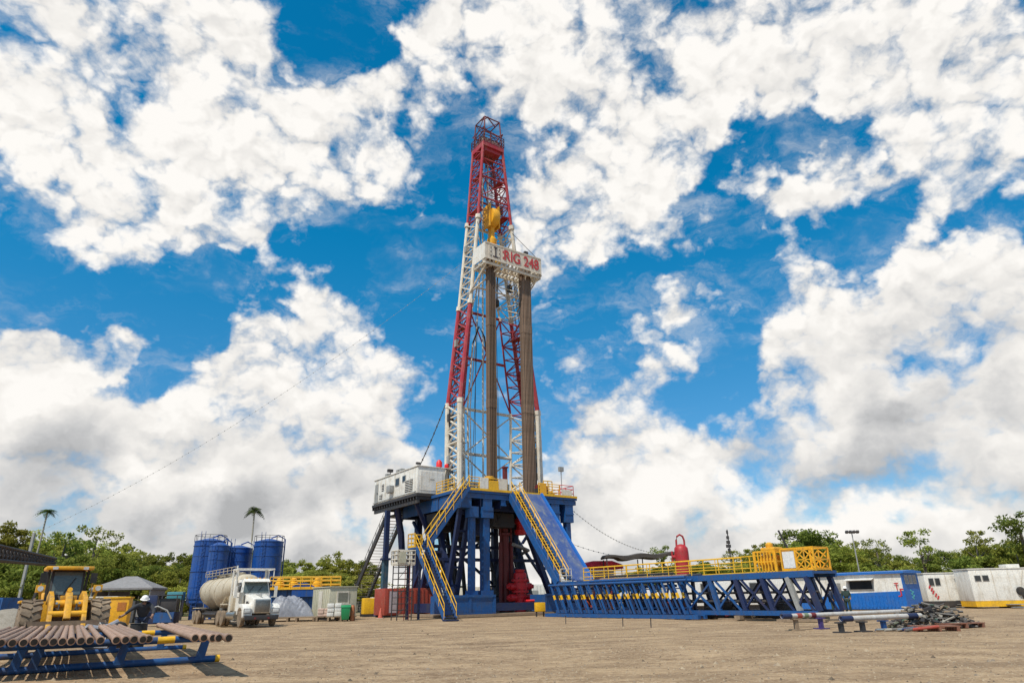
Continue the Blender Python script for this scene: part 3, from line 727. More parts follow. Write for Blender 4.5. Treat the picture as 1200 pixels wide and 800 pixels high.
# ladder, standpipe, hoses and lines on the mast
m = MB()
for z in range(0, 86):
    zz = 11.2 + z*.5
    if zz > 53: break
    p = chord(1, 'rear')(zz) + Vector((.55, .1, 0)); m.tube(p - Vector((.22,0,0)), p + Vector((.22,0,0)), .03, 5, caps=False)
for dx in (-.24, .24):
    pts = [chord(1, 'rear')(z) + Vector((.55 + dx, .1, 0)) for z in (11.0, 20.4, 31.8, 43, 53)]
    m.path(pts, .045, 6)
for z in [12.5 + 1.3*i for i in range(31)]:
    p = chord(1, 'rear')(z) + Vector((.55, .1, 0)); m.path([p + Vector((.36*math.cos(a), .36*math.sin(a), 0)) for a in [math.pi*k/4 for k in range(-1, 6)]], .022, 4)
t.part('ladder', m, DRED)
m = MB()
pts = [chord(-1, 'inner')(z) + Vector((.4, -.25, 0)) for z in (11.0, 20.4, 28.0)]; m.path(pts, .10, 8)
pts = [chord(-1, 'inner')(z) + Vector((.8, -.1, 0)) for z in (11.0, 20.4, 31.8, 36)]; m.path(pts, .06, 8)
t.part('standpipe', m, CREAM)
t.part('mud_hose', MB().path([tuple(chord(-1, 'inner')(28.0) + Vector((.4, -.25, 0))), (5.2, 5.2, 29.6), (5.9, 5.2, 28.5), (6.4, 5.2, 25), (6.5, 5.2, 22.5), (6.7, 5.2, 24.2), (6.8, 5.2, 30.0), (6.8, 5.3, 36.0)], .09, 8), DARK)
m = MB()
for dx in (-.55, .55): m.beam((CX + dx, 6.1, 12.0), (CX + dx*.7, 6.3, 52.5), .14)
t.part('guide_rail', m, CREAM)
m = MB()
for dx in (-.36, -.18, .18, .36): m.tube((CX + dx, 5.5, 45.2), (CX + dx*1.3, 5.5, 54.6), .035, 5)
m.tube((CX - .2, 8.9, 12.6), (CX - .2, 6.4, 54.2), .035, 5); m.tube((CX - 1.5, 6.2, 11.2), (CX - 1.0, 6.6, 53.0), .03, 5)
m.tube((CX + 1.7, 6.4, 11.2), (CX + 1.0, 6.6, 53.0), .03, 5); m.tube((CX + .9, 5.0, 11.0), (CX + .5, 5.6, 53.0), .028, 5)
t.part('wire_line', m, DARK)

t = RT('travelling_block', 'yellow travelling block hanging high inside the mast above the white board', 'pulley block', 7.0, 5.3, 40.0)
t.part('block', MB().lathe((6.55, 5.3, 44.0), [(.5,0),(1.2,.05),(1.3,.3),(1.3,.75),(1.2,1.0),(.5,1.05)], 22, (1, 0, 0)), ORANGE)
t.part('cheek_plate', MB().box(6.35, 6.5, 4.6, 6.0, 42.6, 45.6).box(7.66, 7.8, 4.6, 6.0, 42.6, 45.6), ORANGE)
t.part('hook', MB().box(6.85, 7.3, 5.05, 5.55, 41.4, 42.9).lathe((7.08, 5.3, 40.3), [(.25,0),(.55,.2),(.6,.8),(.3,1.2)], 14), ORANGE)
t = RT('top_drive', 'orange top drive motor hanging below the travelling block', 'drilling motor', 7.3, 5.2, 37.4)
t.part('motor', MB().box(6.7, 8.3, 4.6, 5.9, 38.6, 40.3), ORANGE, bevel=.1)
t.part('gearbox', MB().lathe((7.4, 5.2, 36.9), [(.3,0),(.55,.2),(.7,.8),(.7,1.65)], 14), ORANGE)
t.part('link', MB().tube((7.0, 5.2, 37.4), (6.8, 5.2, 33.2), .09, 8).tube((7.8, 5.2, 37.4), (7.6, 5.2, 33.2), .09, 8), DARK)
t.part('elevator', MB().lathe((7.2, 5.2, 32.5), [(.3,0),(.62,.05),(.62,.7),(.35,.8)], 12), DARK)

# ------------------------------------------------------------------ racking board with the rig's name
t = RT('racking_board', 'cream boxed racking platform on the mast lettered RIG 248 in red', 'platform', 7.35, 2.5, 36)
BX0, BX1, BY0, BY1 = 3.6, 11.15, 1.3, 3.7
m = MB().box(BX0, BX1, BY0, BY0 + .06, 36.0, 37.95)
for i in range(8):
    x = BX0 + .5 + i*.94; m.box(x - .03, x + .03, BY0 - .035, BY0 - .003, 36.12, 37.83)
m.box(BX0 - .02, BX1 + .02, BY0 - .05, BY0 - .003, 37.84, 37.98); m.box(BX0 - .02, BX1 + .02, BY0 - .05, BY0 - .003, 35.94, 36.11)
wall = t.part('wind_wall', m, BOARD)
t.part('wind_wall', MB().box(BX0 - .063, BX0 - .003, BY0, BY1, 36.0, 37.95), WHITE)
t.part('wind_wall', MB().box(BX1 + .003, BX1 + .063, BY0, BY1, 36.0, 37.95), CREAM)
m = MB()
for x in [BX0 + .15 + .5*i for i in range(16)]: m.box(x - .06, x + .06, BY0 + .07, 3.75, 35.78, 35.97)
t.part('finger', m, CREAM)
m = MB()
for y in (BY0 + .3, 2.5, BY1): m.beam((BX0 - .1, y, 35.6), (BX1 + .1, y, 35.6), .16, .3)
for i in range(9):
    x = BX0 + i*.94; m.beam((x, BY0 + .1, 35.45), (x, BY1, 35.45), .1)
    if i < 8: m.beam((x, BY0 + .2, 35.42), (x + .94, BY1, 35.42), .06)
t.part('floor_frame', m, CREAM)
m = MB()
for x in (BX0 + .3, BX1 - .3, 5.6, 9.2):
    m.tube((x, BY0 + .3, 35.5), (CX + (-1 if x < CX else 1)*hw(33) , 4.25, 32.8), .09, 6)
    m.tube((x, BY0 + .3, 35.5), (x, 4.25, 34.0), .06, 6); m.tube((x, 2.5, 35.4), (x, 4.3, 33.6), .05, 6)
m.tube((BX0 + .2, 4.3, 33.8), (BX1 - .2, 4.3, 33.8), .09, 6)
t.part('strut', m, CREAM)
m = MB()
for x in (BX0 + .2, BX1 - .2): m.tube((x, BY0 + .2, 37.9), (CX + (-1 if x < CX else 1)*hw(42.5), 4.35, 42.4), .035, 6)
t.part('stay', m, DARK)
lt = lettering('RIG 248', 1.5, TEXTRED, .012, .022)
lt.parent = wall; lt.rotation_euler = (math.pi/2, 0, 0)
d = lt.dimensions; bpy.context.view_layer.update()
xs = [v.co.x for v in lt.data.vertices]; ys = [v.co.y for v in lt.data.vertices]
sx = 4.75 / (max(xs) - min(xs)); sy = 1.28 / (max(ys) - min(ys))
lt.scale = (sx, sy, 1)
lt.location = Vector((8.45 - sx*(max(xs)+min(xs))/2, BY0 - .055, 36.98 - sy*(max(ys)+min(ys))/2)) - t.off
lt.name = 'lettering'
m = MB().box(4.85, 5.0, BY0 - .06, BY0 - .04, 36.4, 37.6).box(4.55, 5.3, BY0 - .062, BY0 - .042, 36.3, 36.46).box(4.7, 5.15, BY0 - .062, BY0 - .042, 37.45, 37.62)
for x in (4.32, 5.45):
    for z in (36.4, 36.9, 37.4): m.box(x - .05, x + .05, BY0 - .06, BY0 - .04, z - .1, z + .1)
t.part('emblem', m, TEXTDK, wall)
m = MB()
for z in (36.55, 37.3): m.box(5.85, 5.98, BY0 - .06, BY0 - .04, z - .14, z + .14)
t.part('emblem', m, TEXTRED, wall)
t.part('lamp', MB().box(9.1, 9.55, 1.5, 1.8, 38.2, 38.5).tube((9.3, 1.6, 37.9), (9.3, 1.6, 38.25), .04, 6), DARK)

# pipe stands racked on the floor and leaning in the board's fingers
def stands(x0, y0, nx, ny, label, group, r, xt, yt, pitch):
    m = MB().tube((0,0,0), (0,0,27.4), r, 7)
    for z in (0, 8.7, 9.15, 17.75, 18.2, 26.9): m.tube((0,0,z), (0,0,z + .45), r*1.35, 7)
    me = m.mesh('drill_pipe_stand', PIPE_D)
    for i in range(nx):
        for j in range(ny):
            o = bpy.data.objects.new('drill_pipe_stand', me); COL.objects.link(o)
            b = Vector((x0 + (i - (nx-1)/2)*pitch, y0 + j*pitch, FZ + .02)); q = Vector((xt + (i - (nx-1)/2)*pitch*1.02, yt + j*pitch, FZ + 27.4))
            o.location = rw(*b); dvec = rw(*q) - rw(*b)
            o.rotation_euler = dvec.to_track_quat('Z', 'Y').to_euler()
            tag(o, label, 'drill pipe', group)
stands(9.32, 1.9, 7, 4, 'brown pipe stand in the thick bundle at the right of the mast', 'pipe stands in the right bundle', .072, 9.52, 2.0, .182)
stands(4.86, 2.0, 5, 4, 'brown pipe stand in the thinner bundle at the left of the mast', 'pipe stands in the left bundle', .072, 4.95, 2.1, .188)

# ------------------------------------------------------------------ doghouse beside the floor
t = RT('doghouse', 'white box cabin cantilevered beside the drill floor on the left', 'cabin', -.2, 10.4, 10.9)
DX0, DX1, DY0, DY1, DZ0, DZ1 = -1.7, 1.3, 5.3, 15.5, 11.0, 13.55
t.part('shell', MB().box(DX0, DX1, DY0, DY1, DZ0, DZ1), WHITE, bevel=.03)
m = MB()
for y in [DY0 + .55 + i*1.13 for i in range(9)]: m.box(DX0 - .035, DX0 - .003, y - .04, y + .04, DZ0 + .06, DZ1 - .06)
t.part('wall_rib', m, WHITE)
m = MB().box(DX0 - .12, DX1 + .12, DY0 - .1, DY1 + .1, 10.72, 10.97)
for y in [DY0 + .6*i for i in range(18)]: m.box(DX0 - .05, DX1 + .05, y, y + .14, 10.42, 10.717)
m.beam((DX0 + .2, DY0, 10.25), (DX0 + .2, DY1, 10.25), .2, .34); m.beam((DX1 - .2, DY0, 10.25), (DX1 - .2, DY1, 10.25), .2, .34)
t.part('skid_frame', m, DARK)
t.part('roof_cap', MB().box(DX0 - .08, DX1 + .08, DY0 - .08, DY1 + .08, 13.552, 13.62), WHITE)
def louvre(y0, y1, z0, z1, mt=DARK):
    m = MB(); n = int((z1 - z0) / .16)
    m.box(DX0 - .03, DX0 - .005, y0, y1, z0, z1)
    o = t.part('vent', m, mt); s = MB()
    for i in range(n):
        z = z0 + (i + .5) * (z1 - z0) / n; s.beam((DX0 - .06, y0 - .02, z - .03), (DX0 - .06, y1 + .02, z + .04), .04, .05)
    t.part('slat', s, WHITE, o)
louvre(6.3, 7.9, 11.35, 12.5); louvre(13.3, 14.0, 11.4, 11.9); louvre(13.0, 13.5, 12.2, 12.9)
for y0, y1, z0, z1 in ((9.3, 10.1, 12.3, 12.95), (11.5, 12.0, 11.9, 12.5), (7.9, 8.5, 12.5, 13.0)):
    f = t.part('window', MB().box(DX0 - .05, DX0 - .004, y0 - .07, y1 + .07, z0 - .07, z1 + .07), GREY)
    t.part('pane', MB().box(DX0 - .07, DX0 - .052, y0, y1, z0, z1), GLASS, f)
f = t.part('door', MB().box(DX0 - .04, DX0 - .004, 14.4, 15.2, 11.1, 13.1), GREY); t.part('handle', MB().box(DX0 - .09, DX0 - .042, 14.5, 14.56, 12.0, 12.2), DARK, f)
m = MB()
for y in (9.2, 9.9, 12.6): m.box(DX0 + .1, DX0 + .5, y, y + .5, 13.623, 13.95)
t.part('roof_box', m, GREY)
t.part('floodlight', MB().tube((DX0 + .2, 12.0, 13.47), (DX0 + .2, 12.0, 14.1), .04, 6).box(DX0 - .1, DX0 + .45, 11.85, 12.2, 14.0, 14.3), DARK)
t.part('floodlight', MB().tube((DX0 + .6, 6.5, 13.47), (DX0 + .6, 6.5, 14.0), .03, 6).box(DX0 + .4, DX0 + .8, 6.35, 6.6, 13.95, 14.15), DARK)
t.part('end_panel', MB().box(DX0 + .3, DX1 - .3, DY0 - .03, DY0 - .004, 11.3, 13.1), WHITE)
t.part('end_handle', MB().box(-.35, .1, DY0 - .05, DY0 - .032, 12.35, 12.4), GREY)
t.part('air_conditioner', MB().box(DX0 - .5, DX0 - .004, 10.5, 11.3, 11.7, 12.4), GREY, bevel=.03)
t.part('cable_tray', MB().box(DX0 - .14, DX0 - .06, DY0 + .1, DY1 - .1, 11.10, 11.18), GREY)
t = RT('red_tank_cluster', 'small red tank and valves on a bracket between doghouse and mast foot', 'tank', 1.2, 6.0, 13.5)
t.part('bracket', MB().box(.6, 2.2, 5.6, 6.4, 13.625, 13.70), CREAM)
t.part('tank', MB().lathe((1.0, 6.0, 13.702), [(.15,0),(.3,.08),(.3,.55),(.12,.8)], 12).lathe((1.9, 6.1, 13.702), [(.12,0),(.22,.1),(.22,.35),(.1,.5)], 10), RED)

# ------------------------------------------------------------------ stairs
t = RT('upper_staircase', 'yellow railed staircase descending left from the drill floor corner', 'staircase', -1.8, -.75, 5.2)
stairs(t, (-3.9, -.85, 5.55), (.1, -.85, 10.75), 1.0, (0, 1, 0), BLUE, BLUE_D, YEL, 22)
t = RT('stair_landing', 'small railed landing between the two yellow staircases', 'landing', -4.5, -.9, 0)
t.part('platform', MB().box(-5.15, -3.92, -1.5, -.2, 5.38, 5.5), BLUE)
for x in (-5.05, -4.05):
    t.part('post', MB().beam((x, -.3, .02), (x, -.3, 5.37), .16), BLUE_D)
t.part('rail', railing(MB(), [(-3.95, -.2, 5.5), (-5.15, -.2, 5.5), (-5.15, -1.45, 5.5)], 1.1, .04, .6, (.35, .7)), YEL)
t = RT('lower_staircase', 'yellow railed staircase going from the landing down to the gravel', 'staircase', -4.5, -4.2, 0)
stairs(t, (-4.55, -6.4, .12), (-4.55, -1.5, 5.45), 1.0, (1, 0, 0), BLUE, BLUE_D, YEL, 22)
t.part('foot_plate', MB().box(-5.1, -4.0, -6.75, -6.2, .0, .10), BLUE_D)
t = RT('doghouse_staircase', 'dark steep staircase with pale treads running down behind the doghouse', 'staircase', 1.0, 20, 0)
stairs(t, (.7, 25.2, .1), (.7, 15.2, 9.9), 1.9, (1, 0, 0), DARK, CREAM, DARK, 34)
t.part('top_platform', MB().box(-.3, 2.0, 13.2, 15.2, 9.78, 9.9), DARK)
t.part('hanger', MB().beam((.4, 14.6, 9.9), (.4, 14.6, 10.4), .12), DARK)

# ------------------------------------------------------------------ ramp and catwalk
CZ = 2.6
t = RT('pipe_ramp', 'steep blue pipe ramp sloping from the drill floor down to the catwalk', 'ramp', 7.9, -3.6, CZ)
p0, p1 = Vector((0, -.25, 10.75)), Vector((0, -7.05, CZ + .12))
def onr(x, f, up=0.0):
    n = Vector((0, -.77, .64)); return Vector((x, 0, 0)) + p0.lerp(p1, f) + n * up
RSURF = paint('worn_ramp_plate', (.075, .125, .32), .34, .75, (.24, .25, .27), metal=.35, scale=.5, rust=.1, streak=1.2)
t.part('slide_plate', MB().plate([onr(6.55, 0), onr(6.55, 1), onr(8.75, 1), onr(8.75, 0)], .05), RSURF)
for x in (6.45, 8.85): t.part('side_beam', MB().beam(onr(x, 0, -.05), onr(x, 1, -.05), .2, .62, up=(0, 0, 1)), BLUE_L if x > 7 else BLUE)
t.part('side_beam', MB().beam(onr(5.25, 0, -.3), onr(5.25, 1, -.3), .16, .55), BLUE)
m = MB()
for i in range(8): m.beam(onr(6.4, .06 + i*.125, -.25), onr(8.9, .06 + i*.125, -.25), .2)
t.part('cross_member', m, BLUE_D)
t.part('support', MB().beam((6.5, -2.5, 7.9), (6.5, -.3, 6.2), .2).beam((8.8, -2.5, 7.9), (8.8, -.3, 6.2), .2), BLUE_D)
t = RT('ramp_stairway', 'narrow yellow railed stairway running down beside the blue ramp', 'staircase', 5.85, -3.6, CZ)
stairs(t, (5.88, -7.05, CZ + .1), (5.88, -.25, 10.75), .9, (1, 0, 0), BLUE, YEL, YEL, 30)
t.part('kick_panel', MB().plate([(6.40, -.3, 11.0), (6.40, -6.9, 3.1), (6.40, -6.9, 3.5), (6.40, -.3, 11.4)], .02), CREAM)

t = RT('catwalk', 'long blue truss catwalk reaching right from the foot of the ramp', 'catwalk', 7, -19, 0)
YA, YB = -6.6, -29.8
m = MB().box(5.4, 7.55, YB, YA, CZ - .14, CZ)
for x in (5.32, 7.62): m.box(x - .075, x + .075, YB, YA, CZ - .32, CZ + .03)
t.part('deck', m, BLUE)
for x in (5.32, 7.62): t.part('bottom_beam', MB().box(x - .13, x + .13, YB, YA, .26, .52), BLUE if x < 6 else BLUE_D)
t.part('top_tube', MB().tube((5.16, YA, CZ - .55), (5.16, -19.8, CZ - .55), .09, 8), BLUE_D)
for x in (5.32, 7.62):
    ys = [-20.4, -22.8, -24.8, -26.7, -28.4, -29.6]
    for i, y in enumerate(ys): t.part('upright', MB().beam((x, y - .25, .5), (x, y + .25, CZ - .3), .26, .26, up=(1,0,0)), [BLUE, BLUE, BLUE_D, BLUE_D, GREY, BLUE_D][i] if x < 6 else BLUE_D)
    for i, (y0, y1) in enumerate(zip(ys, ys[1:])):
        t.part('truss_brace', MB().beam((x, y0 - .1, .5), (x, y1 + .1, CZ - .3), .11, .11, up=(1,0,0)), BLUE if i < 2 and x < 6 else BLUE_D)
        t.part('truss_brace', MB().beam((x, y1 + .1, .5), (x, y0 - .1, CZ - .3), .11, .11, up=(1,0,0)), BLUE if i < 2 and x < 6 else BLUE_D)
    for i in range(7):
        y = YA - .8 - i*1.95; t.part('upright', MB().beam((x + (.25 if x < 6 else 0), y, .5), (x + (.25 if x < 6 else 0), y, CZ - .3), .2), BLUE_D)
m = MB()
for i in range(11): m.beam((5.3, -7.5 - i*2.05, 1.1), (7.6, -7.5 - i*2.05, 1.1), .12)
t.part('cross_tie', m, BLUE_D)
for k, (z, r, mt) in enumerate(((CZ + .12, .10, DARK), (CZ + .12, .08, PIPE), (CZ + .30, .07, DARK))):
    t.part('loose_pipe', MB().tube((7.0 - k*.28, -9.5 - k, z), (7.0 - k*.28, -20.5 + k, z), r, 8), mt)
t.part('service_pipe', MB().tube((5.6, -20, 1.55), (5.6, YB, 1.5), .07, 8).tube((5.7, -20, 1.05), (5.7, YB, 1.0), .09, 8), DARK)
t.part('guard_rail', railing(MB(), [(7.5, -7.6, CZ), (7.5, -25.4, CZ)], 1.1, .04, 1.3, (.35, .7)), YEL)
t.part('guard_rail', railing(MB(), [(5.4, -7.2, CZ), (6.5, -7.2, CZ)], 1.05, .035, .55, (.5,)), CREAM)
t.part('guard_rail', railing(MB(), [(5.5, -10.8, CZ), (5.5, -25.0, CZ)], .95, .028, 1.9, (.5,), toe=False), YEL)
m = MB()
for i in range(6):
    y = -9 - i*3.9; m.box(4.9, 8.0, y - .2, y + .2, .02, .24)
t.part('timber_block', m, WOOD)

# yellow winch and cage at the catwalk's outer end
t = RT('winch_unit', 'yellow winch unit full of drums and frames on the catwalk end', 'winch', 7, -26.2, CZ)
m = MB()
for x in (6.0, 7.5):
    for y in (-25.6, -27.1): m.beam((x, y, CZ + .02), (x, y, CZ + 1.25), .1)
for z in (CZ + .08, CZ + .65, CZ + 1.25):
    m.beam((6.0, -25.6, z), (6.0, -27.1, z), .08); m.beam((7.5, -25.6, z), (7.5, -27.1, z), .08); m.beam((6.0, -25.6, z), (7.5, -25.6, z), .08); m.beam((6.0, -27.1, z), (7.5, -27.1, z), .08)
for i in range(7): m.beam((5.96, -25.7 - i*.22, CZ + .1), (5.96, -25.7 - i*.22, CZ + 1.2), .06)
t.part('frame', m, ORANGE)
t.part('drum', MB().lathe((6.15, -26.3, CZ + .62), [(.2,0),(.5,.02),(.5,.1),(.3,.12),(.3,1.0),(.5,1.02),(.5,1.1),(.2,1.12)], 14, (1,0,0)), ORANGE)
t.part('motor', MB().box(6.3, 7.2, -26.9, -25.9, CZ + 1.27, CZ + 1.5), ORANGE, bevel=.08)
t.part('motor', MB().lathe((6.7, -26.3, CZ + 1.505), [(.2,0),(.22,.05),(.22,.2),(.1,.3)], 12), ORANGE)
t = RT('lifting_cage', 'yellow open cage with a pale grey panel beside the winch unit', 'cage', 7, -28.8, CZ)
m = MB(); yA, yB, xA, xB, h = -27.5, -29.6, 6.0, 7.5, 1.3
for x in (xA, xB):
    for y in (yA, -28.45, yB): m.beam((x, y, CZ + .02), (x, y, CZ + h), .09)
    for z in (CZ + .09, CZ + h): m.beam((x, yA, z), (x, yB, z), .09)
    for y0, y1 in ((-28.45, -29.0), (-29.0, yB)):
        for z0, z1 in ((.12, .65), (.65, 1.2)): m.beam((x, y0, CZ + z0), (x, y1, CZ + z1), .055); m.beam((x, y1, CZ + z0), (x, y0, CZ + z1), .055)
    m.beam((x, -28.45, CZ + .65), (x, yB, CZ + .65), .055); m.beam((x, -29.0, CZ + .1), (x, -29.0, CZ + h), .055)
for y in (yA, yB):
    for z in (CZ + .09, CZ + .65, CZ + h): m.beam((xA, y, z), (xB, y, z), .08)
t.part('frame', m, ORANGE)
t.part('panel', MB().box(xA - .02, xA + .02, -28.36, -27.6, CZ + .22, CZ + 1.15), CANVAS_W)
t.part('floor', MB().box(xA, xB, yB, yA, CZ + .14, CZ + .2), ORANGE)

# pipe racks with yellow banded legs in front of the catwalk
proto = None
for i in range(15):
    y = -7.6 - i*.92
    if i >= 7: y -= .15
    if proto is None:
        t = RT('leaning_rack_leg', 'slanted blue rack leg with a yellow band before the catwalk', 'rack leg', 4.4, y, .3, 'banded rack legs in front of the catwalk')
        x = 4.4
        p, q = Vector((x, y - .42, .28)), Vector((x, y + .50, 2.28))
        m = MB().beam(p, q, .11, .11, up=(1,0,0)).beam(p + Vector((.55,0,0)), q + Vector((.55,0,0)), .09, .09, up=(1,0,0))
        for f in (.2, .8): m.beam(p.lerp(q, f), p.lerp(q, f) + Vector((.55,0,0)), .07)
        t.part('leg', m, BLUE)
        m = MB()
        for o in (Vector((0,0,0)), Vector((.55,0,0))): m.beam(p.lerp(q, .50) + o, p.lerp(q, .66) + o, .125, .125, up=(1,0,0))
        t.part('yellow_band', m, YEL)
        t.part('foot', MB().box(x - .15, x + .7, y - .55, y - .28, .275, .3), BLUE_D)
        proto = t.e; ybase = y
    else:
        dup(proto, loc=rw(4.4, y, .3))
t = RT('rack_rail', 'long blue rail frame holding the banded rack legs before the catwalk', 'rack', 4.6, -14, 0)
t.part('bottom_rail', MB().box(4.2, 4.45, -22.2, -6.4, .03, .27).box(4.85, 5.08, -22.2, -6.4, .03, .27), BLUE)
t.part('top_rail', MB().tube((4.4, -21.4, 2.36), (4.4, -6.8, 2.36), .085, 8).tube((4.95, -21.4, 2.36), (4.95, -6.8, 2.36), .085, 8), BLUE)
m = MB()
for y in (-7.0, -12, -17, -22): m.box(4.46, 4.84, y - .08, y + .08, .05, .22)
t.part('spreader', m, BLUE_D)
for k in range(9):
    y = -8.6 - k*1.45
    t.part('cross_leg', MB().beam((5.15, y + .35, .28), (5.15, y - .45, 2.2), .1, .1, up=(1,0,0)).beam((4.9, y - .3, .28), (4.9, y + .55, 2.15), .07, .07, up=(1,0,0)), BLUE_D if k % 2 else BLUE)
# yellow/blue long tubes stacked on the racks
for k, (z, c) in enumerate(((2.52, BLUE),)):
    m = MB().tube((4.75, -21.0, z + .03), (4.75, -11.5, z + .03), .1, 8)
    single_ = RS('rack_pipe', m, c, 'long blue pipe lying along the top of the banded rack', 'pipe', 4.75, -16, 2.5)

t = RT('catwalk_hoses', 'black hoses and cables lying tangled under the catwalk', 'hoses', 6.5, -18, 0)
rr = random.Random(31)
for k in range(9):
    y0 = -9 - k*2.1; pts = [(rr.uniform(5.6, 7.4), y0 - i*.5, rr.uniform(.08, .5)) for i in range(7)]
    t.part('hose', MB().path(pts, .07, 6), BLACK if k % 3 else DRED)
# dark bulky gear standing under and behind the catwalk
for (x, y, sx, sy, h, mt, lab) in ((7.0, -9.5, 2.2, 2.6, 1.5, CONTRED, 'rusty red equipment skid under the ramp end of the catwalk'), (7.2, -14.5, 2.4, 2.8, 1.4, BLUE_D, 'dark blue skid under the middle of the catwalk'),
                                   (7.0, -18.0, 2.0, 1.6, 1.2, DRED, 'dark red pump skid under the middle of the catwalk'), (7.2, -21.6, 2.0, 1.8, 1.1, DARK, 'dark machine under the open truss of the catwalk'), (7.2, -26.0, 1.8, 2.2, .9, DARK, 'low dark machine under the winch end of the catwalk')):
    t = RT('equipment_skid', lab, 'skid', x, y, 0)
    t.part('base', MB().box(x - sx/2, x + sx/2, y - sy/2, y + sy/2, .03, .25), DARK)
    t.part('housing', MB().box(x - sx*.4, x + sx*.4, y - sy*.4, y + sy*.4, .252, h), mt, bevel=.06)
    t.part('pump', MB().lathe((x - sx*.42, y, h*.6), [(.15,0),(.35,.02),(.35,.3),(.12,.35)], 12, (-1, 0, 0)), mt)

# ------------------------------------------------------------------ drill pipe racks in the foreground
A2 = Vector((math.cos(TH), math.sin(TH), 0)); B2 = Vector((-math.sin(TH), math.cos(TH), 0))
PF = Vector((-9.2, 16.55, 0))                 # under the pipe ends, in front
def pw(x, y, z=0.0):
    p = PF + A2*x + B2*y; return Vector((p.x, p.y, z))
def rack(name, label, y, x0, x1, posts, band, top=None):
    t = Thing(name, label, 'pipe rack', pw((x0+x1)/2, y, HG(*pw((x0+x1)/2, y).xy)), TH, 'foreground pipe racks', ((x0+x1)/2, 0, 0))
    t.part('bottom_rail', MB().tube((x0, 0, .10), (x1, 0, .10), .085, 12), BLUE)
    t.part('end_cap', MB().tube((x1 + .002, 0, .10), (x1 + .12, 0, .10), .092, 12), YEL)
    tx0, tx1 = top or (x0 + .2, x1 - .3)
    t.part('top_rail', MB().tube((tx0, 0, .62), (tx1, 0, .62), .085, 12), BLUE)
    t.part('yellow_band', MB().tube((band, 0, .62), (band + .42, 0, .62), .09, 12), YEL)
    for x in posts:
        t.part('post', MB().prism([(x - .2, .13), (x + .02, .13), (x + .1, .56), (x - .08, .56)], 'y', -.08, .08), BLUE)
    return t
rack('pipe_rack', 'near blue tube rack under the front ends of the brown pipes', 2.4, -8.0, 2.72, (-5.2, -1.72, -1.35, .48, 2.42), 1.22, (-7.6, 2.6))
rack('pipe_rack', 'far blue tube rack under the far ends of the brown pipes', 9.6, -8.5, 3.15, (-5.0, -1.5, 1.0, 2.5), 1.75, (-8, 2.95))
PL = 12.2
m = MB().lathe((0, 0, 0), [(.066,0),(.066,.006),(.088,.01),(.088,.32),(.078,.40),(.072,.41),(.072,11.75),(.088,11.9),(.088,12.19),(.06,12.2)], 14, (0, 1, 0))
m.use(1).lathe((0, 0, 0), [(.0652,.003),(.0652,-.004),(.001,-.0045)], 14, (0, 1, 0))  # black disc on the closed pipe end, shade of the hollow painted in
pipe_me = m.mesh('drill_pipe', [PIPE, paint('bore_shade', (.012, .009, .007), .9, .1, bump=0)])
rnd = random.Random(11)
us = [-40, -27, -13, 1, 14.5, 27.5, 40, 51.5, 62.5, 73, 83.5, 95, 106, 118, 136, 147, 158, 167, 175.5]
us2 = [229, 239.5, 249, 256.5, 267.5]
for k, u in enumerate(us + us2):
    v = 753.0 - u*.026 if k < len(us) else 747.0
    P = at_z(u, v, .79)
    # slide along the pipe so that the ends follow the rack
    rel = P - PF; x = rel.dot(A2); y = rel.dot(B2) + rnd.uniform(-.12, .12)
    if k >= len(us): y = rel.dot(B2) + rnd.uniform(-.06, .06)
    o = bpy.data.objects.new('drill_pipe', pipe_me); COL.objects.link(o)
    o.location = pw(x, y, .79); yaw = R_(32) + rnd.uniform(-.005, .005) - (0.0 if k < len(us) else R_(1.6))
    o.rotation_euler = (0, rnd.uniform(0, 6), yaw)
    lab = 'rusty brown drill pipe in the wide row on the blue racks' if k < len(us) else 'rusty brown drill pipe in the separate row at the right end of the racks'
    tag(o, lab, 'drill pipe', 'drill pipes in the wide row' if k < len(us) else 'drill pipes in the separate right row')

# ------------------------------------------------------------------ wheel loader
def wheel(t, cx, cy, r, w, mt_t=TYRE, mt_r=GREY, lugs=0, axis=(1, 0, 0), dual=False):
    ax = Vector(axis)
    prof = [(r*.55, -w/2), (r*.80, -w/2), (r*.95, -w*.44), (r, -w*.30), (r, w*.30), (r*.95, w*.44), (r*.80, w/2), (r*.55, w/2)]
    m = MB().lathe((cx, cy, r), prof, 26, axis)
    if lugs:
        for i in range(lugs):
            for sg in (-1, 1):
                a = 2*math.pi*(i + (.5 if sg > 0 else 0))/lugs
                rot = Matrix.Rotation(a, 3, 'X') @ Matrix.Rotation(sg*.45, 3, 'Z')
                m.obox(Vector((cx + sg*w*.24, cy, r)) + Matrix.Rotation(a, 3, 'X') @ Vector((0, 0, r*1.015)), w*.5, r*.13, r*.09, rot)
    o = t.part('wheel', m, mt_t)
    t.part('rim', MB().lathe((cx, cy, r), [(.05, -w*.42), (r*.28, -w*.42), (r*.34, -w*.28), (r*.54, -w*.36), (r*.57, -w*.47), (r*.57, w*.47), (r*.54, w*.36), (r*.34, w*.28), (r*.28, w*.42), (.05, w*.42)], 22, axis), mt_r, o)
    return o
L0 = at_y(80, 700, 31.0)
t = Thing('wheel_loader', 'muddy yellow wheel loader parked behind the racked brown pipes', 'wheel loader', (L0.x, 31.0, 0), R_(37))
for sx in (-1, 1):
    wheel(t, sx*1.26, .05, .88, .76, lugs=16, mt_r=ORANGE_M); wheel(t, sx*1.24, 3.5, .82, .70, lugs=16, mt_r=ORANGE)
t.part('front_frame', MB().box(-.55, .55, -.2, 1.7, .65, 1.25), MUD, bevel=.05)
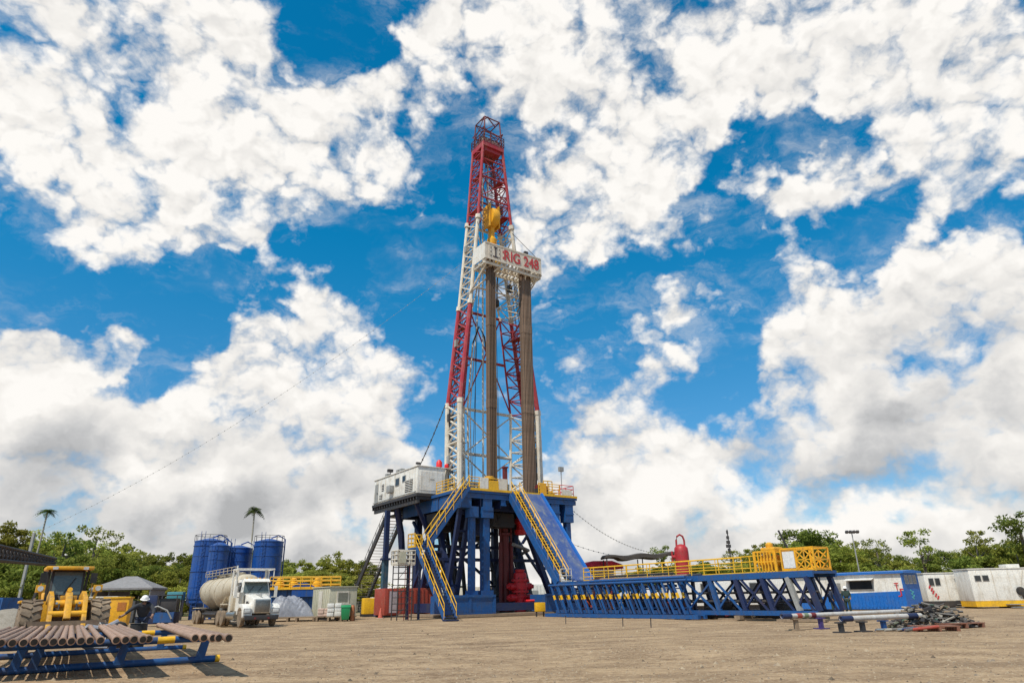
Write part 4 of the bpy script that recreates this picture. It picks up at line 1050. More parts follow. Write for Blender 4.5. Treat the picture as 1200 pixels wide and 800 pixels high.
t.part('rear_body', MB().prism([(2.3, .8), (5.3, .8), (5.4, 1.9), (4.0, 2.15), (2.4, 2.1)], 'x', -.8, .8), ORANGE, bevel=.06)
for sx in (-1, 1):
    t.part('fender', MB().path([(sx*1.2, -.62, 1.35), (sx*1.2, -.25, 1.70), (sx*1.2, .3, 1.82), (sx*1.2, .9, 1.68), (sx*1.2, 1.2, 1.42)], .055, 6), MUD)
    t.part('rear_fender', MB().box(sx*1.2 - .45, sx*1.2 + .45, 2.7, 4.4, 1.68, 1.8), ORANGE, bevel=.04)
    arm = MB().prism([(-1.55, .55), (-1.15, .45), (-.3, 1.35), (.9, 1.75), (1.4, 1.6), (1.5, 1.95), (.7, 2.15), (-.5, 1.85)], 'x', sx*.62 - .09, sx*.62 + .09)
    t.part('lift_arm', arm, ORANGE_M, bevel=.02)
    t.part('lift_cylinder', MB().tube((sx*.42, 1.2, 1.0), (sx*.42, .1, 1.45), .09, 10).tube((sx*.42, .1, 1.45), (sx*.42, -.5, 1.65), .05, 8), CHROME)
    o = t.part('headlight_arm', MB().beam((sx*1.0, .35, 1.75), (sx*1.08, .3, 2.22), .1).box(sx*1.08 - .17, sx*1.08 + .17, .12, .36, 2.1, 2.4), ORANGE)
    t.part('headlight', MB().tube((sx*1.08, .12, 2.25), (sx*1.08, .08, 2.25), .11, 12), LAMPG, o)
    t.part('hand_rail', MB().path([(sx*.95, 1.9, 1.8), (sx*1.0, 1.9, 2.5), (sx*.9, 1.95, 2.9)], .025, 6), ORANGE)
t.part('cross_tube', MB().tube((-.7, -.35, 1.62), (.7, -.35, 1.62), .15, 12).tube((-.7, -.9, 1.22), (.7, -.9, 1.22), .12, 12), ORANGE)
t.part('tilt_lever', MB().prism([(-1.2, 1.05), (-.9, .9), (-.2, 1.7), (.1, 1.95), (-.1, 2.1), (-.5, 1.9)], 'x', -.13, .13).box(-.3, .3, -.35, .25, 1.75, 1.95), ORANGE_M, bevel=.03)
t.part('tilt_cylinder', MB().tube((0, -.1, 2.2), (0, 1.5, 1.75), .1, 10), ORANGE)
m = MB().prism([(-1.2, .95), (-1.25, .25), (-1.5, .1), (-2.35, .08), (-2.35, .13), (-1.6, .2), (-1.38, .45), (-1.3, .95)], 'x', -1.42, 1.42)
for sx in (-1.43, 1.4): m.prism([(-1.2, .95), (-1.25, .15), (-2.35, .07), (-2.2, .3), (-1.6, .9)], 'x', sx, sx + .03)
for i in range(8): m.box(-1.35 + i*.37, -1.25 + i*.37, -2.55, -2.3, .06, .13)
t.part('bucket', m, MUD)
t.part('number_plate', MB().box(-.08, .22, -1.30 + .98, -1.29 + .98, .98, 1.12), WHITE)
cab = t.part('cab', MB().prism([(1.75, 1.7), (3.1, 1.7), (3.1, 3.08), (2.05, 3.08), (1.75, 2.0)], 'x', -.66, .66), DARK, bevel=.04)
t.part('wiper', MB().beam((-.1, 1.70, 2.05), (.3, 1.88, 2.75), .03), BLACK, cab)
t.part('windscreen', MB().plate([(-.56, 1.735, 2.02), (.56, 1.735, 2.02), (.56, 2.0, 3.0), (-.56, 2.0, 3.0)], -.02), GLASS_G, cab)
for sx in (-1, 1): t.part('side_window', MB().box(sx*.672 - .006, sx*.672 + .006, 2.1, 3.0, 2.05, 2.95), GLASS, cab)
t.part('roof', MB().box(-.95, .95, 1.55, 3.4, 3.09, 3.25), ORANGE, cab, bevel=.06)
for sx in (-1, 1):
    t.part('roof_post', MB().beam((sx*.72, 1.98, 1.75), (sx*.78, 1.98, 3.09), .1), BLACK, cab)
    t.part('mirror', MB().box(sx*.98 - .13, sx*.98 + .13, 1.5, 1.56, 2.5, 2.95).tube((sx*.74, 1.7, 3.0), (sx*.98, 1.55, 2.9), .02, 5), BLACK, cab)
t.part('work_lamp', MB().box(-.7, -.5, 1.47, 1.55, 3.1, 3.22).box(.5, .7, 1.47, 1.55, 3.1, 3.22), LAMPG, cab)
for sx in (-1, 1):
    t.part('hydraulic_hose', MB().path([(sx*.3, .9, 1.5), (sx*.36, .2, 1.95), (sx*.30, -.3, 1.75), (sx*.34, -.8, 1.35)], .035, 6), BLACK)
    t.part('step', MB().box(sx*1.0 - .18, sx*1.0 + .18, 1.7, 2.1, .65, .7).box(sx*1.0 - .18, sx*1.0 + .18, 1.7, 2.1, 1.05, 1.1), MUD)
t.part('exhaust', MB().tube((.35, 4.1, 2.1), (.35, 4.1, 2.9), .07, 8), DARK)

# dark lattice boom reaching in from the left
q0, q1 = at_y(-60, 640, 30.0), at_y(60, 658, 41.0)
t = Thing('crane_boom', 'dark lattice boom reaching in from the left above the loader', 'boom', ((q0.x+q1.x)/2, (q0.y+q1.y)/2, 0), 0, None, ((q0.x+q1.x)/2, (q0.y+q1.y)/2, 0))
d = (q1 - q0); dn = d.normalized(); sd = dn.cross(Vector((0,0,1))).normalized()
m = MB()
def bc(sx, sz):
    return lambda f: q0 + d*f + sd*(sx*(.42 - .2*f)) + Vector((0,0,1))*(sz*(.40 - .22*f))
cs = [bc(1,1), bc(-1,1), bc(-1,-1), bc(1,-1)]
for c in cs: m.path([c(0), c(.5), c(1)], .07, 6)
fs = [i/26 for i in range(27)]
lattice(m, [(cs[i], cs[(i+1) % 4]) for i in range(4)], fs, .035, 2)
t.part('lattice', m, DARK)
m = MB()
for k in range(-2, 3): m.path([q0 + d*f + sd*(k*.13) + Vector((0,0,-.02 - .10*abs(math.sin(f*14 + k)))) for f in [i/24 for i in range(25)]], .055, 6)
t.part('hose_bundle', m, BLACK)
for f, mt in ((.03, DARK), (.96, DARK)):
    p = q0 + d*f; m = MB()
    for sg in (-1, 1): m.beam(p + Vector((0,0,-.4)), (p.x + sg*.8, p.y, .02), .12)
    m.beam((p.x - .9, p.y, .05), (p.x + .9, p.y, .05), .14)
    t.part('rest_stand', m, mt)

# ------------------------------------------------------------------ people
def person(label, loc, rz, shirt, trousers, pose, helmet=HELM, s=1.0):
    """one skinned body; pose gives joint positions"""
    P = dict(pelvis=(0,0,.95), chest=(0,-.02,1.22), neck=(0,-.02,1.47), head=(0,-.03,1.58), top=(0,-.03,1.70),
             ls=(.19,-.01,1.42), le=(.26,.02,1.14), lw=(.25,-.10,.90), lh=(.25,-.13,.80),
             rs=(-.19,-.01,1.42), re=(-.26,.02,1.14), rw=(-.25,-.10,.90), rh=(-.25,-.13,.80),
             lp=(.10,0,.90), lk=(.12,-.02,.49), la=(.12,.02,.09), lt=(.13,-.15,.04),
             rp=(-.10,0,.90), rk=(-.12,-.02,.49), ra=(-.12,.02,.09), rt=(-.13,-.15,.04))
    P.update(pose)
    t = Thing('person', label, 'person', loc, rz)
    def skin(name, chain, rad, mt, parent=None):
        idx = {}; vs = []
        for a, b in chain:
            for k in (a, b):
                if k not in idx: idx[k] = len(vs); vs.append(Vector(P[k]) * s)
        me = bpy.data.meshes.new(name); me.from_pydata(vs, [(idx[a], idx[b]) for a, b in chain], [])
        o = bpy.data.objects.new(name, me); COL.objects.link(o)
        mo = o.modifiers.new('skin', 'SKIN'); mo.use_smooth_shade = True
        for k, i in idx.items():
            r = rad[k] * s; r = r if isinstance(r, tuple) else r
            me.skin_vertices[0].data[i].radius = (r, r); me.skin_vertices[0].data[i].use_root = (i == 0)
        su = o.modifiers.new('sub', 'SUBSURF'); su.levels = su.render_levels = 2
        bpy.context.view_layer.update()
        me2 = bpy.data.meshes.new_from_object(o.evaluated_get(bpy.context.evaluated_depsgraph_get()))
        bpy.data.objects.remove(o); bpy.data.meshes.remove(me)
        me2.materials.clear(); me2.materials.append(mt); me2.name = name; me2.shade_smooth()
        o = bpy.data.objects.new(name, me2); COL.objects.link(o); o.parent = parent or t.e
        return o
    rad = dict(pelvis=.09, chest=.08, neck=.065, head=.095, top=.08, ls=.085, le=.055, lw=.04, lh=.045, rs=.085, re=.055, rw=.04, rh=.045,
               lp=.105, lk=.075, la=.055, lt=.045, rp=.105, rk=.075, ra=.055, rt=.045)
    body = [('pelvis','chest'),('chest','neck'),('neck','head'),('head','top'),('chest','ls'),('ls','le'),('le','lw'),('lw','lh'),('chest','rs'),('rs','re'),('re','rw'),('rw','rh'),
            ('pelvis','lp'),('lp','lk'),('lk','la'),('la','lt'),('pelvis','rp'),('rp','rk'),('rk','ra'),('ra','rt')]
    skin('body', body, rad, SKIN)
    rc = {k: v*1.16 for k, v in rad.items()}; rc['pelvis'] = .19; rc['chest'] = .20; rc['neck'] = .07
    P['lcu'] = tuple(Vector(P['le']).lerp(Vector(P['lw']), .85)); P['rcu'] = tuple(Vector(P['re']).lerp(Vector(P['rw']), .85)); rc['lcu'] = rc['rcu'] = .052
    P['nk'] = tuple(Vector(P['chest']).lerp(Vector(P['neck']), .75)); rc['nk'] = .11
    skin('shirt', [('pelvis','chest'),('chest','nk'),('chest','ls'),('ls','le'),('le','lcu'),('chest','rs'),('rs','re'),('re','rcu')], rc, shirt)
    P['hip'] = tuple(Vector(P['pelvis']) + Vector((0,0,.03))); rc['hip'] = .17
    skin('trousers', [('hip','lp'),('lp','lk'),('lk','la'),('hip','rp'),('rp','rk'),('rk','ra')], {**rc, 'la': .075, 'ra': .075, 'lp': .12, 'rp': .12}, trousers)
    for a, b in (('la','lt'), ('ra','rt')):
        p, q = Vector(P[a])*s, Vector(P[b])*s
        t.part('boot', MB().path([p + Vector((0,.05,.07)), p + Vector((0,.03,-.02)), p.lerp(q,.5), q], [.06*s,.068*s,.06*s,.052*s], 10), BLACK)
    hp = Vector(P['head'])*s; up = (Vector(P['top']) - Vector(P['neck'])).normalized(); fwd = Vector((0,-1,0)) if abs(up.y) < .8 else Vector((0,0,-1))
    fwd = (fwd - up*fwd.dot(up)).normalized()
    t.part('hair', MB().lathe(hp - fwd*.02 - up*.01, [(.03,-.10),(.10,-.05),(.112,0),(.105,.06)], 12, up), BLACK)
    t.part('nose', MB().lathe(hp + fwd*.098 - up*.02, [(.022,-.02),(.018,.0),(.006,.03)], 6, up), SKIN)
    h = t.part('helmet', MB().lathe(hp + up*.045, [(.135,-.012),(.17,-.008),(.168,.008),(.135,.01),(.13,.06),(.10,.115),(.05,.145),(.01,.15)], 16, up), helmet)
    t.part('helmet_peak', MB().obox(hp + up*.045 + fwd*.15, .16, .1, .02, Matrix((up.cross(fwd) * -1, fwd, up)).transposed()), helmet, h)
    # fingers
    for w_, h_ in (('lw','lh'), ('rw','rh')):
        a, b = Vector(P[w_])*s, Vector(P[h_])*s; dr = (b - a).normalized(); side = dr.cross(Vector((0,1,.2))).normalized()
        m = MB()
        for i in range(4):
            o = b + side*((i - 1.5)*.021); m.path([o, o + dr*.05, o + dr*.085 + Vector((0,-.02,0))], [.010,.0095,.008], 6)
        m.path([b - side*.03, b - side*.055 + dr*.03, b - side*.05 + dr*.055], [.012,.011,.009], 6)
        t.part('fingers', m, SKIN)
    return t
W0 = at_y(165, 735, 28.0); g0 = HG(W0.x, 28.0)
person('worker in dark overalls and white helmet bending beside the brown pipes', (W0.x, 28.0, g0), R_(28), CLOTH_D, CLOTH_B,
       dict(chest=(0,-.13,1.24), neck=(-.02,-.24,1.46), head=(-.02,-.28,1.57), top=(-.02,-.31,1.69), ls=(.19,-.20,1.42), le=(.34,-.42,1.20), lw=(.30,-.62,1.04), lh=(.28,-.70,1.00),
            rs=(-.20,-.20,1.42), re=(-.42,-.34,1.26), rw=(-.62,-.50,1.08), rh=(-.70,-.55,1.04), pelvis=(0,.05,.95), lk=(.14,-.10,.50), rk=(-.14,-.04,.49)), s=1.07)
m = MB().path([(-.78,-.60,.95), (-1.05,-.65,.80), (-1.4,-.66,.72), (-1.75,-.66,.80), (-2.0,-.62,.60), (-1.95,-.55,.25), (-1.6,-.5,.08), (-1.0,-.55,.06)], .10, 8)
hz = single('hose', m, TARP, 'thick grey hose sagging to the left of the bending worker', 'hose', (W0.x, 28.0, g0), R_(28))
t = Thing('rubber_bundle', 'black rubber bundle with a pale rope lying left of the bending worker', 'bundle', (W0.x - 1.05, 27.9, g0), R_(10))
m = MB()
for k in range(5): m.path([(.5*math.cos(a)*(1 - .05*k), .45*math.sin(a)*(1 - .05*k), .12 + .17*k + .04*math.sin(3*a + k)) for a in [math.pi*2*i/16 for i in range(17)]], .10, 7)
t.part('coil', m, BLACK)
t.part('rope', MB().path([(-.45,-.3,.02), (-.5,-.42,.45), (-.3,-.5,.92), (-.05,-.5,.6), (.05,-.52,.1)], .025, 6), CANVAS_W)
t = Thing('oil_drum', 'black drum standing at the far ends of the brown pipes', 'drum', (at_y(162, 735, 26.2).x, 26.2, HG(-14, 26.2)))
t.part('body', MB().lathe((0,0,0), [(.28,0),(.29,.02),(.27,.04),(.27,.29),(.285,.31),(.27,.33),(.27,.58),(.285,.6),(.27,.62),(.27,.86),(.29,.88),(.27,.89)], 18), BLACK)
t.part('bung', MB().tube((.12,0,.89),(.12,0,.92),.035,8), GREY)

# ------------------------------------------------------------------ bulk cement truck (tractor and tank trailer)
TR = at_z(301, 734, 0); TR = Vector((at_y(307, 720, 47.5).x, 47.5, 0))
t = Thing('tractor_truck', 'white dusty long nosed truck hauling the beige bulk tank trailer', 'truck', TR, TH)
for sx in (-1, 1):
    wheel(t, sx*1.03, 1.15, .52, .30, mt_r=CHROME)
    for y in (5.6, 6.9):
        for k in (.94, 1.24)[::-1]: wheel(t, sx*(k - .04), y, .52, .25, mt_r=WHITE)
t.part('chassis', MB().box(-.42, .42, .5, 7.7, .72, 1.0), DARK)
t.part('bumper', MB().prism([(-1.08, .45), (1.08, .45), (1.12, .74), (-1.12, .74)], 'y', -.02, .16), DARK, bevel=.04)
t.part('wiper', MB().beam((-.5, 2.05, 2.2), (-.15, 2.2, 2.6), .025).beam((.1, 2.05, 2.2), (.45, 2.2, 2.6), .025), BLACK)
t.part('air_cleaner', MB().tube((-.95, 2.0, 1.5), (-.95, 2.0, 2.2), .17, 12), CHROME)
t.part('tow_hook', MB().box(-.5, -.38, -.1, -.022, .5, .62).box(.38, .5, -.1, -.022, .5, .62), DRED)
t.part('hood_seam', MB().box(-.012, .012, .5, 2.1, 1.80, 2.06), GREY)
hood = t.part('hood', MB().add([(-.62,.18,.85),(.62,.18,.85),(.70,2.15,.85),(-.70,2.15,.85),(-.55,.20,1.78),(.55,.20,1.78),(.74,2.15,2.05),(-.74,2.15,2.05)],
        [(3,2,1,0),(4,5,6,7),(0,1,5,4),(1,2,6,5),(2,3,7,6),(3,0,4,7)]), WHITE, bevel=.09)
g = t.part('grille', MB().box(-.50, .50, .06, .14, .86, 1.72), CHROME, bevel=.03)
m = MB()
for i in range(15): m.box(-.45 + i*.0628, -.425 + i*.0628, .035, .058, .92, 1.66)
t.part('bars', m, DARK, g)
t.part('vent', MB().box(-.716, -.70, 1.1, 1.6, 1.45, 1.62), DARK, hood)
for sx in (-1, 1):
    lo, hi = sorted((sx*.60, sx*1.20))
    f = MB().prism([(.16, .72), (.18, 1.12), (.34, 1.34), (.75, 1.46), (1.45, 1.46), (1.85, 1.30), (2.02, .95), (2.0, .75), (1.80, .80), (1.66, 1.05), (1.40, 1.20), (.95, 1.20), (.66, 1.06), (.52, .80), (.46, .62), (.22, .58)], 'x', lo, hi)
    fd = t.part('fender', f, WHITE, bevel=.05)
    t.part('headlight', MB().box(sx*.92 - .19, sx*.92 + .19, .11, .158, .90, 1.12), LAMPG, fd, bevel=.02)
    t.part('lamp_bezel', MB().box(sx*.92 - .24, sx*.92 + .24, .13, .166, .85, 1.17), GREY, fd)
    t.part('door', MB().box(sx*.985 - .02, sx*.985 + .02, 2.25, 3.3, 1.0, 2.2), WHITE)
    t.part('side_window', MB().box(sx*.986 - .02, sx*.986 + .02, 2.4, 3.2, 2.22, 2.85), GLASS)
    mi = t.part('mirror', MB().box(sx*1.35 - .1, sx*1.35 + .1, 2.05, 2.12, 1.85, 2.6), WHITE)
    t.part('arm', MB().tube((sx*.98, 2.2, 2.7), (sx*1.33, 2.1, 2.55), .025, 6).tube((sx*.98, 2.2, 1.85), (sx*1.33, 2.1, 1.9), .025, 6), CHROME, mi)
    t.part('exhaust_stack', MB().tube((sx*1.02, 3.75, 1.0), (sx*1.02, 3.75, 3.75), .085, 10).tube((sx*1.02, 3.75, 1.5), (sx*1.02, 3.75, 3.0), .12, 10), CHROME if sx > 0 else WHITE)
    t.part('fuel_tank', MB().tube((sx*.95, 2.4, .72), (sx*.95, 4.6, .72), .32, 14), CHROME)
    t.part('step', MB().box(sx*1.0 - .2, sx*1.0 + .2, 2.3, 3.4, .36, .4), GREY)
    t.part('mud_flap', MB().box(sx*1.05 - .28, sx*1.05 + .28, 7.5, 7.53, .2, .85), BLACK)
cab = t.part('cab', MB().add([(-.98,2.1,1.0),(.98,2.1,1.0),(.98,3.6,1.0),(-.98,3.6,1.0),(-.98,2.1,2.1),(.98,2.1,2.1),(.98,3.6,2.1),(-.98,3.6,2.1),(-.86,2.42,3.02),(.86,2.42,3.02),(.9,3.6,3.08),(-.9,3.6,3.08)],
        [(3,2,1,0),(0,1,5,4),(1,2,6,5),(2,3,7,6),(3,0,4,7),(4,5,9,8),(5,6,10,9),(6,7,11,10),(7,4,8,11),(8,9,10,11)]), WHITE, bevel=.07)
t.part('windscreen', MB().plate([(-.86, 2.10, 2.16), (.86, 2.10, 2.16), (.77, 2.36, 2.86), (-.77, 2.36, 2.86)], .02), GLASS_G, cab)
t.part('sun_visor', MB().plate([(-.88, 1.98, 2.86), (.88, 1.98, 2.86), (.86, 2.36, 3.06), (-.86, 2.36, 3.06)], .04), WHITE, cab)
m = MB()
for x in (-.6, -.3, 0, .3, .6): m.box(x - .05, x + .05, 2.5, 2.6, 3.10, 3.17)
t.part('roof_marker', m, ORANGE, cab)
m = MB()
for x in (-1.22, 1.22):
    m.beam((x, 3.85, .95), (x, 3.85, 3.72), .1); m.beam((x, 2.5, 3.72), (x, 3.85, 3.72), .07); m.beam((x, 2.5, 3.2), (x, 2.5, 3.72), .06)
m.beam((-1.26, 3.85, 3.74), (1.26, 3.85, 3.74), .11); m.beam((-1.26, 2.5, 3.74), (1.26, 2.5, 3.74), .10)
for z in (1.6, 2.2, 2.8): m.beam((-1.2, 3.85, z), (1.2, 3.85, z), .06)
t.part('headache_rack', m, WHITE)
t.part('air_hose', MB().path([(.3, 3.9, 1.6), (.4, 4.6, 1.1), (.1, 5.0, 1.0), (-.2, 5.4, 1.5)], .03, 6), BLACK)
t.part('tool_box', MB().box(-1.2, -.75, 3.3, 4.5, 1.02, 2.0), DUSTWHITE, bevel=.02)
t.part('beacon', MB().tube((-1.0, 3.85, 3.8), (-1.0, 3.85, 4.02), .06, 8), LAMPG)

t = Thing('tank_trailer', 'beige dusty bulk cement tank trailer coupled behind the white truck', 'trailer', TR + B2*10.5, TH, None, (0, 10.5, 0))
def ell(y, w, zt, zb, n=18):
    return [Vector((w*math.cos(a), y, (zt+zb)/2 + (zt-zb)/2*math.sin(a))) for a in [2*math.pi*i/n for i in range(n)]]
secs = [(4.5,.25,3.0,2.5),(4.6,.85,3.35,2.05),(5.0,1.15,3.50,1.75),(6.6,1.22,3.52,1.45),(8.3,1.24,3.50,1.15),(9.2,1.24,3.50,1.02),(11.0,1.24,3.50,1.35),(12.6,1.24,3.5,1.0),(14.5,1.22,3.50,1.3),(15.6,1.1,3.45,1.6),(16.0,.75,3.2,2.0),(16.1,.2,2.9,2.4)]
vs = []; fs = []
for s_ in secs: vs += ell(*s_)
for i in range(len(secs)-1):
    for k in range(18): fs.append((i*18+k, (i+1)*18+k, (i+1)*18+(k+1)%18, i*18+(k+1)%18))
fs += [tuple(range(18)), tuple(range(len(vs)-1, len(vs)-19, -1))]
tank = t.part('tank', MB().add(vs, fs), DUSTWHITE, smooth=60)
for y in (6.6, 9.2, 11.0, 12.6, 14.5):
    w, zt, zb = next((a[1], a[2], a[3]) for a in secs if a[0] == y)
    pts = ell(y, w + .015, zt + .015, zb - .015); t.part('band', MB().path(pts + pts[:1], .03, 5), DUSTWHITE, tank)
for y in (7.0, 10.2, 13.2): t.part('manhole', MB().lathe((0, y, 3.45), [(.34,0),(.34,.14),(.40,.15),(.38,.22),(.05,.27)], 14), DUSTWHITE, tank)
t.part('top_walkway', MB().box(-.75, -.35, 5.2, 15.4, 3.6, 3.64), GREY)
t.part('top_rail', railing(MB(), [(-.8, 5.2, 3.6), (-.8, 15.4, 3.6)], .42, .025, 1.2, (.5,), toe=False), DUSTWHITE)
t.part('frame', MB().box(-.5, .5, 4.7, 7.6, 1.18, 1.40).box(-.55, .55, 13.0, 16.6, .95, 1.15), DARK)
t.part('under_gear', MB().box(-1.0, 1.0, 8.6, 13.0, .5, .95).tube((-1.05, 8.4, .75), (-1.05, 13.2, .75), .09, 8).tube((1.05, 8.4, .75), (1.05, 13.2, .75), .09, 8), DARK)
t.part('cone_outlet', MB().lathe((0, 9.2, .6), [(.15,0),(.18,.2),(.6,.45)], 12).lathe((0, 12.6, .6), [(.15,0),(.18,.2),(.6,.45)], 12), DUSTWHITE)
for sx in (-1, 1):
    for y in (14.0, 15.3):
        for k in (1.2, .92): wheel(t, sx*k, y, .52, .25, mt_r=WHITE)
    t.part('landing_leg', MB().box(sx*.8 - .08, sx*.8 + .08, 8.2, 8.36, .12, 1.2), GREY)
    t.part('fender', MB().box(sx*1.05 - .3, sx*1.05 + .3, 13.4, 16.0, 1.16, 1.22), DUSTWHITE)
t.part('front_brace', MB().tube((-.8, 4.9, 3.2), (-1.05, 7.2, 1.3), .07, 6).tube((.8, 4.9, 3.2), (1.05, 7.2, 1.3), .07, 6).box(-1.15, 1.15, 4.9, 7.2, 1.41, 1.5), DUSTWHITE)
t.part('rear_ladder', MB().tube((-.5, 16.2, .9), (-.5, 16.2, 3.9), .03, 6).tube((-.1, 16.2, .9), (-.1, 16.2, 3.9), .03, 6), GREY)
t.part('rear_bumper', MB().box(-1.2, 1.2, 16.6, 16.75, .55, .95), DUSTWHITE)

# ------------------------------------------------------------------ blue silos
def silo(name, label, u, y, r, z0, z1, rail=True, v=690):
    P = at_y(u, v, y); t = Thing(name, label, 'silo', (P.x, y, 0), R_(20), 'blue silos behind the tank truck')
    prof = [(.25, z0 - 1.2), (r*.7, z0 - .45), (r, z0)]
    for k in range(1, 4): 
        z = z0 + (z1 - z0)*k/4; prof += [(r, z - .05), (r + .03, z - .04), (r + .03, z + .04), (r, z + .05)]
    prof += [(r, z1 - .1), (r + .04, z1 - .08), (r + .04, z1), (r*.96, z1 + .02), (.3, z1 + .32), (.05, z1 + .34)]
    t.part('shell', MB().lathe((0,0,0), prof, 32), TANKBLUE)
    for k in range(4):
        a = math.pi/4 + k*math.pi/2; x, yy = r*.86*math.cos(a), r*.86*math.sin(a)
        t.part('leg', MB().beam((x, yy, .02), (x, yy, z0 + .6), .2), TANKBLUE)
    m = MB(); a = -math.pi*.62; cx, cy = (r + .22)*math.cos(a), (r + .22)*math.sin(a)
    for dx in (-.2, .2): m.tube((cx + dx, cy, .4), (cx + dx, cy, z1 + .9), .03, 6)
    for i in range(int(z1/.4)): m.tube((cx - .2, cy, .5 + i*.4), (cx + .2, cy, .5 + i*.4), .02, 5)
    t.part('ladder', m, TANKBLUE)
    if rail:
        pts = [((r + .03)*math.cos(q), (r + .03)*math.sin(q), z1) for q in [2*math.pi*i/12 for i in range(13)]]
        t.part('top_rail', railing(MB(), pts, .6, .025, 1.6, (), toe=False), DARK)
    for z in (z0 + .4, (z0+z1)/2, z1 - .5):
        t.part('flange', MB().lathe((0,0,z), [(r + .005, -.03), (r + .07, -.03), (r + .07, .03), (r + .005, .03)], 32), TANKBLUE)
    t.part('hatch', MB().lathe((0,-r + .02, z0 + 1.1), [(.05,-.0),(.34,0),(.34,.12),(.38,.13),(.38,.17),(.05,.18)], 16, (0,-1,0)), TANKBLUE)
    t.part('fill_pipe', MB().path([(r + .15, .2, .5), (r + .15, .2, z1 + .3), (r*.6, .1, z1 + .7), (.2, 0, z1 + .4)], .07, 8), TANKBLUE)
    return t
silo('silo', 'tall blue silo farthest left behind the truck', 239, 74, 1.55, 1.6, 7.75)
silo('silo', 'slim blue silo tucked against the tallest silo', 251, 70.5, .95, 1.6, 7.0, False)
silo('silo', 'shorter blue silo standing second from the right', 274, 77, 1.45, 1.6, 7.2, False)
silo('silo', 'blue silo farthest right with a dark top railing', 309.5, 76, 1.52, 1.6, 7.75)
P = at_y(290, 690, 80); 
single('service_pole', MB().tube((0,0,0), (0,0,8.2), .09, 8).box(-.5, .5, -.05, .05, 7.4, 7.55), CANVAS_W, 'pale slim pole between the blue silos', 'pole', (P.x, 80, 0))

# ------------------------------------------------------------------ mud tank with yellow walkway
P = at_y(316, 690, 72)
t = Thing('mud_tank', 'dark blue mud tank with a yellow railed walkway behind the truck cab', 'tank', (P.x, 72, 0), R_(14))
t.part('tank', MB().box(0, 6.6, 0, 3, .2, 2.7), BLUE, bevel=.04)
m = MB()
for i in range(10): m.box(.25 + i*.7, .35 + i*.7, -.08, -.003, .25, 2.65)
t.part('rib', m, BLUE)
t.part('walkway', MB().box(-.1, 7.0, -.5, 3, 2.705, 2.78), YEL)
t.part('guard_rail', railing(MB(), [(0, -.45, 2.78), (7.0, -.45, 2.78)], 1.15, .05, .95, (.35, .7)), YEL)
t.part('guard_rail', railing(MB(), [(0, 3, 2.78), (7.0, 3, 2.78)], 1.15, .05, .95, (.35, .7)), YEL)
m = MB()
for x in (.8, 2.2, 4.6): m.lathe((x, 1.4, 2.8), [(.45,0),(.45,.6),(.3,.7),(.3,1.0),(.1,1.1)], 12)
t.part('agitator_motor', m, ORANGE)
t.part('gable_box', MB().prism([(2.2, 2.0), (4.4, 2.0), (4.4, 3.0), (3.6, 3.35), (2.9, 3.35), (2.2, 3.0)], 'y', -.45, -.1), TANKBLUE)

# ------------------------------------------------------------------ wrapped heap, beige cabin, small clutter
P = at_y(340, 725, 62)
m = MB(); rnd = random.Random(5); n = 56; vs = []; fs = []
for j in range(n):
    for i in range(n):
        a, b = i/(n-1)*2 - 1, j/(n-1)*2 - 1
        e = max(0, 1 - abs(a)**2.6) * max(0, 1 - abs(b)**2.6)
        vs.append((a*1.85, b*1.7, e**.55*(1.35 - .5*a + .20*math.sin(a*5 + b*4) + .14*abs(math.sin(b*7 - a*6 + 1.5*math.sin(a*9))) + .09*abs(math.sin(a*13 + 4*math.sin(b*5 + a*3)))) + (rnd.uniform(-.025, .025) if e > .02 else 0)))
for j in range(n-1):
    for i in range(n-1): fs.append((j*n+i, j*n+i+1, (j+1)*n+i+1, (j+1)*n+i))
single('tarpaulin_heap', m.add(vs, fs), TARP, 'heap under crumpled silver grey sheeting beside the white truck', 'covered heap', (P.x, 62, .35), R_(20), smooth=50)
for k, (u, y, w, lab) in enumerate(((338, 60.0, 4.6, 'long timber pallet below the silver sheeting'), (372, 59.0, 3.6, 'timber pallet in front of the beige cabin'), (400, 58.6, 2.4, 'timber pallet below the green bin'))):
    P = at_y(u, 722, y); m = MB()
    for i in range(5): m.box(-w/2, w/2, -.55 + i*.24, -.37 + i*.24, .30, .36)
    for x in (-w/2 + .2, 0, w/2 - .2): m.box(x - .08, x + .08, -.55, .6, .02, .298)
    single('pallet', m, WOOD, lab, 'pallet', (P.x, y, 0), R_(10), 'timber pallets left of the rig')
C0 = at_y(386, 700, 60)
t = Thing('site_cabin', 'small beige site cabin with a framed window left of the rig', 'cabin', (C0.x, 60, 0), TH)
t.part('wall', MB().box(0, 2.45, 0, 4.2, .25, 2.62), BEIGE, bevel=.03)
m = MB()
for i in range(9): m.box(-.035, -.003, .3 + i*.45, .38 + i*.45, .3, 2.58)
t.part('rib', m, BEIGE)
t.part('roof', MB().box(-.08, 2.53, -.08, 4.28, 2.625, 2.70), BEIGE)
f = t.part('window', MB().box(.62, 1.72, -.06, -.004, 1.30, 2.3), CREAM); t.part('pane', MB().box(.75, 1.6, -.085, -.063, 1.42, 2.18), paint('dull_pane', (.20, .20, .16), .2, .3, bump=0), f)
t.part('sill', MB().box(.5, 1.85, -.3, -.063, 1.16, 1.28), CREAM, f)
t.part('skid', MB().box(.1, .3, .1, 4.1, .02, .248).box(2.1, 2.3, .1, 4.1, .02, .248), DARK)
t.part('door', MB().box(-.05, -.037, 1.6, 2.5, .4, 2.35), CREAM)
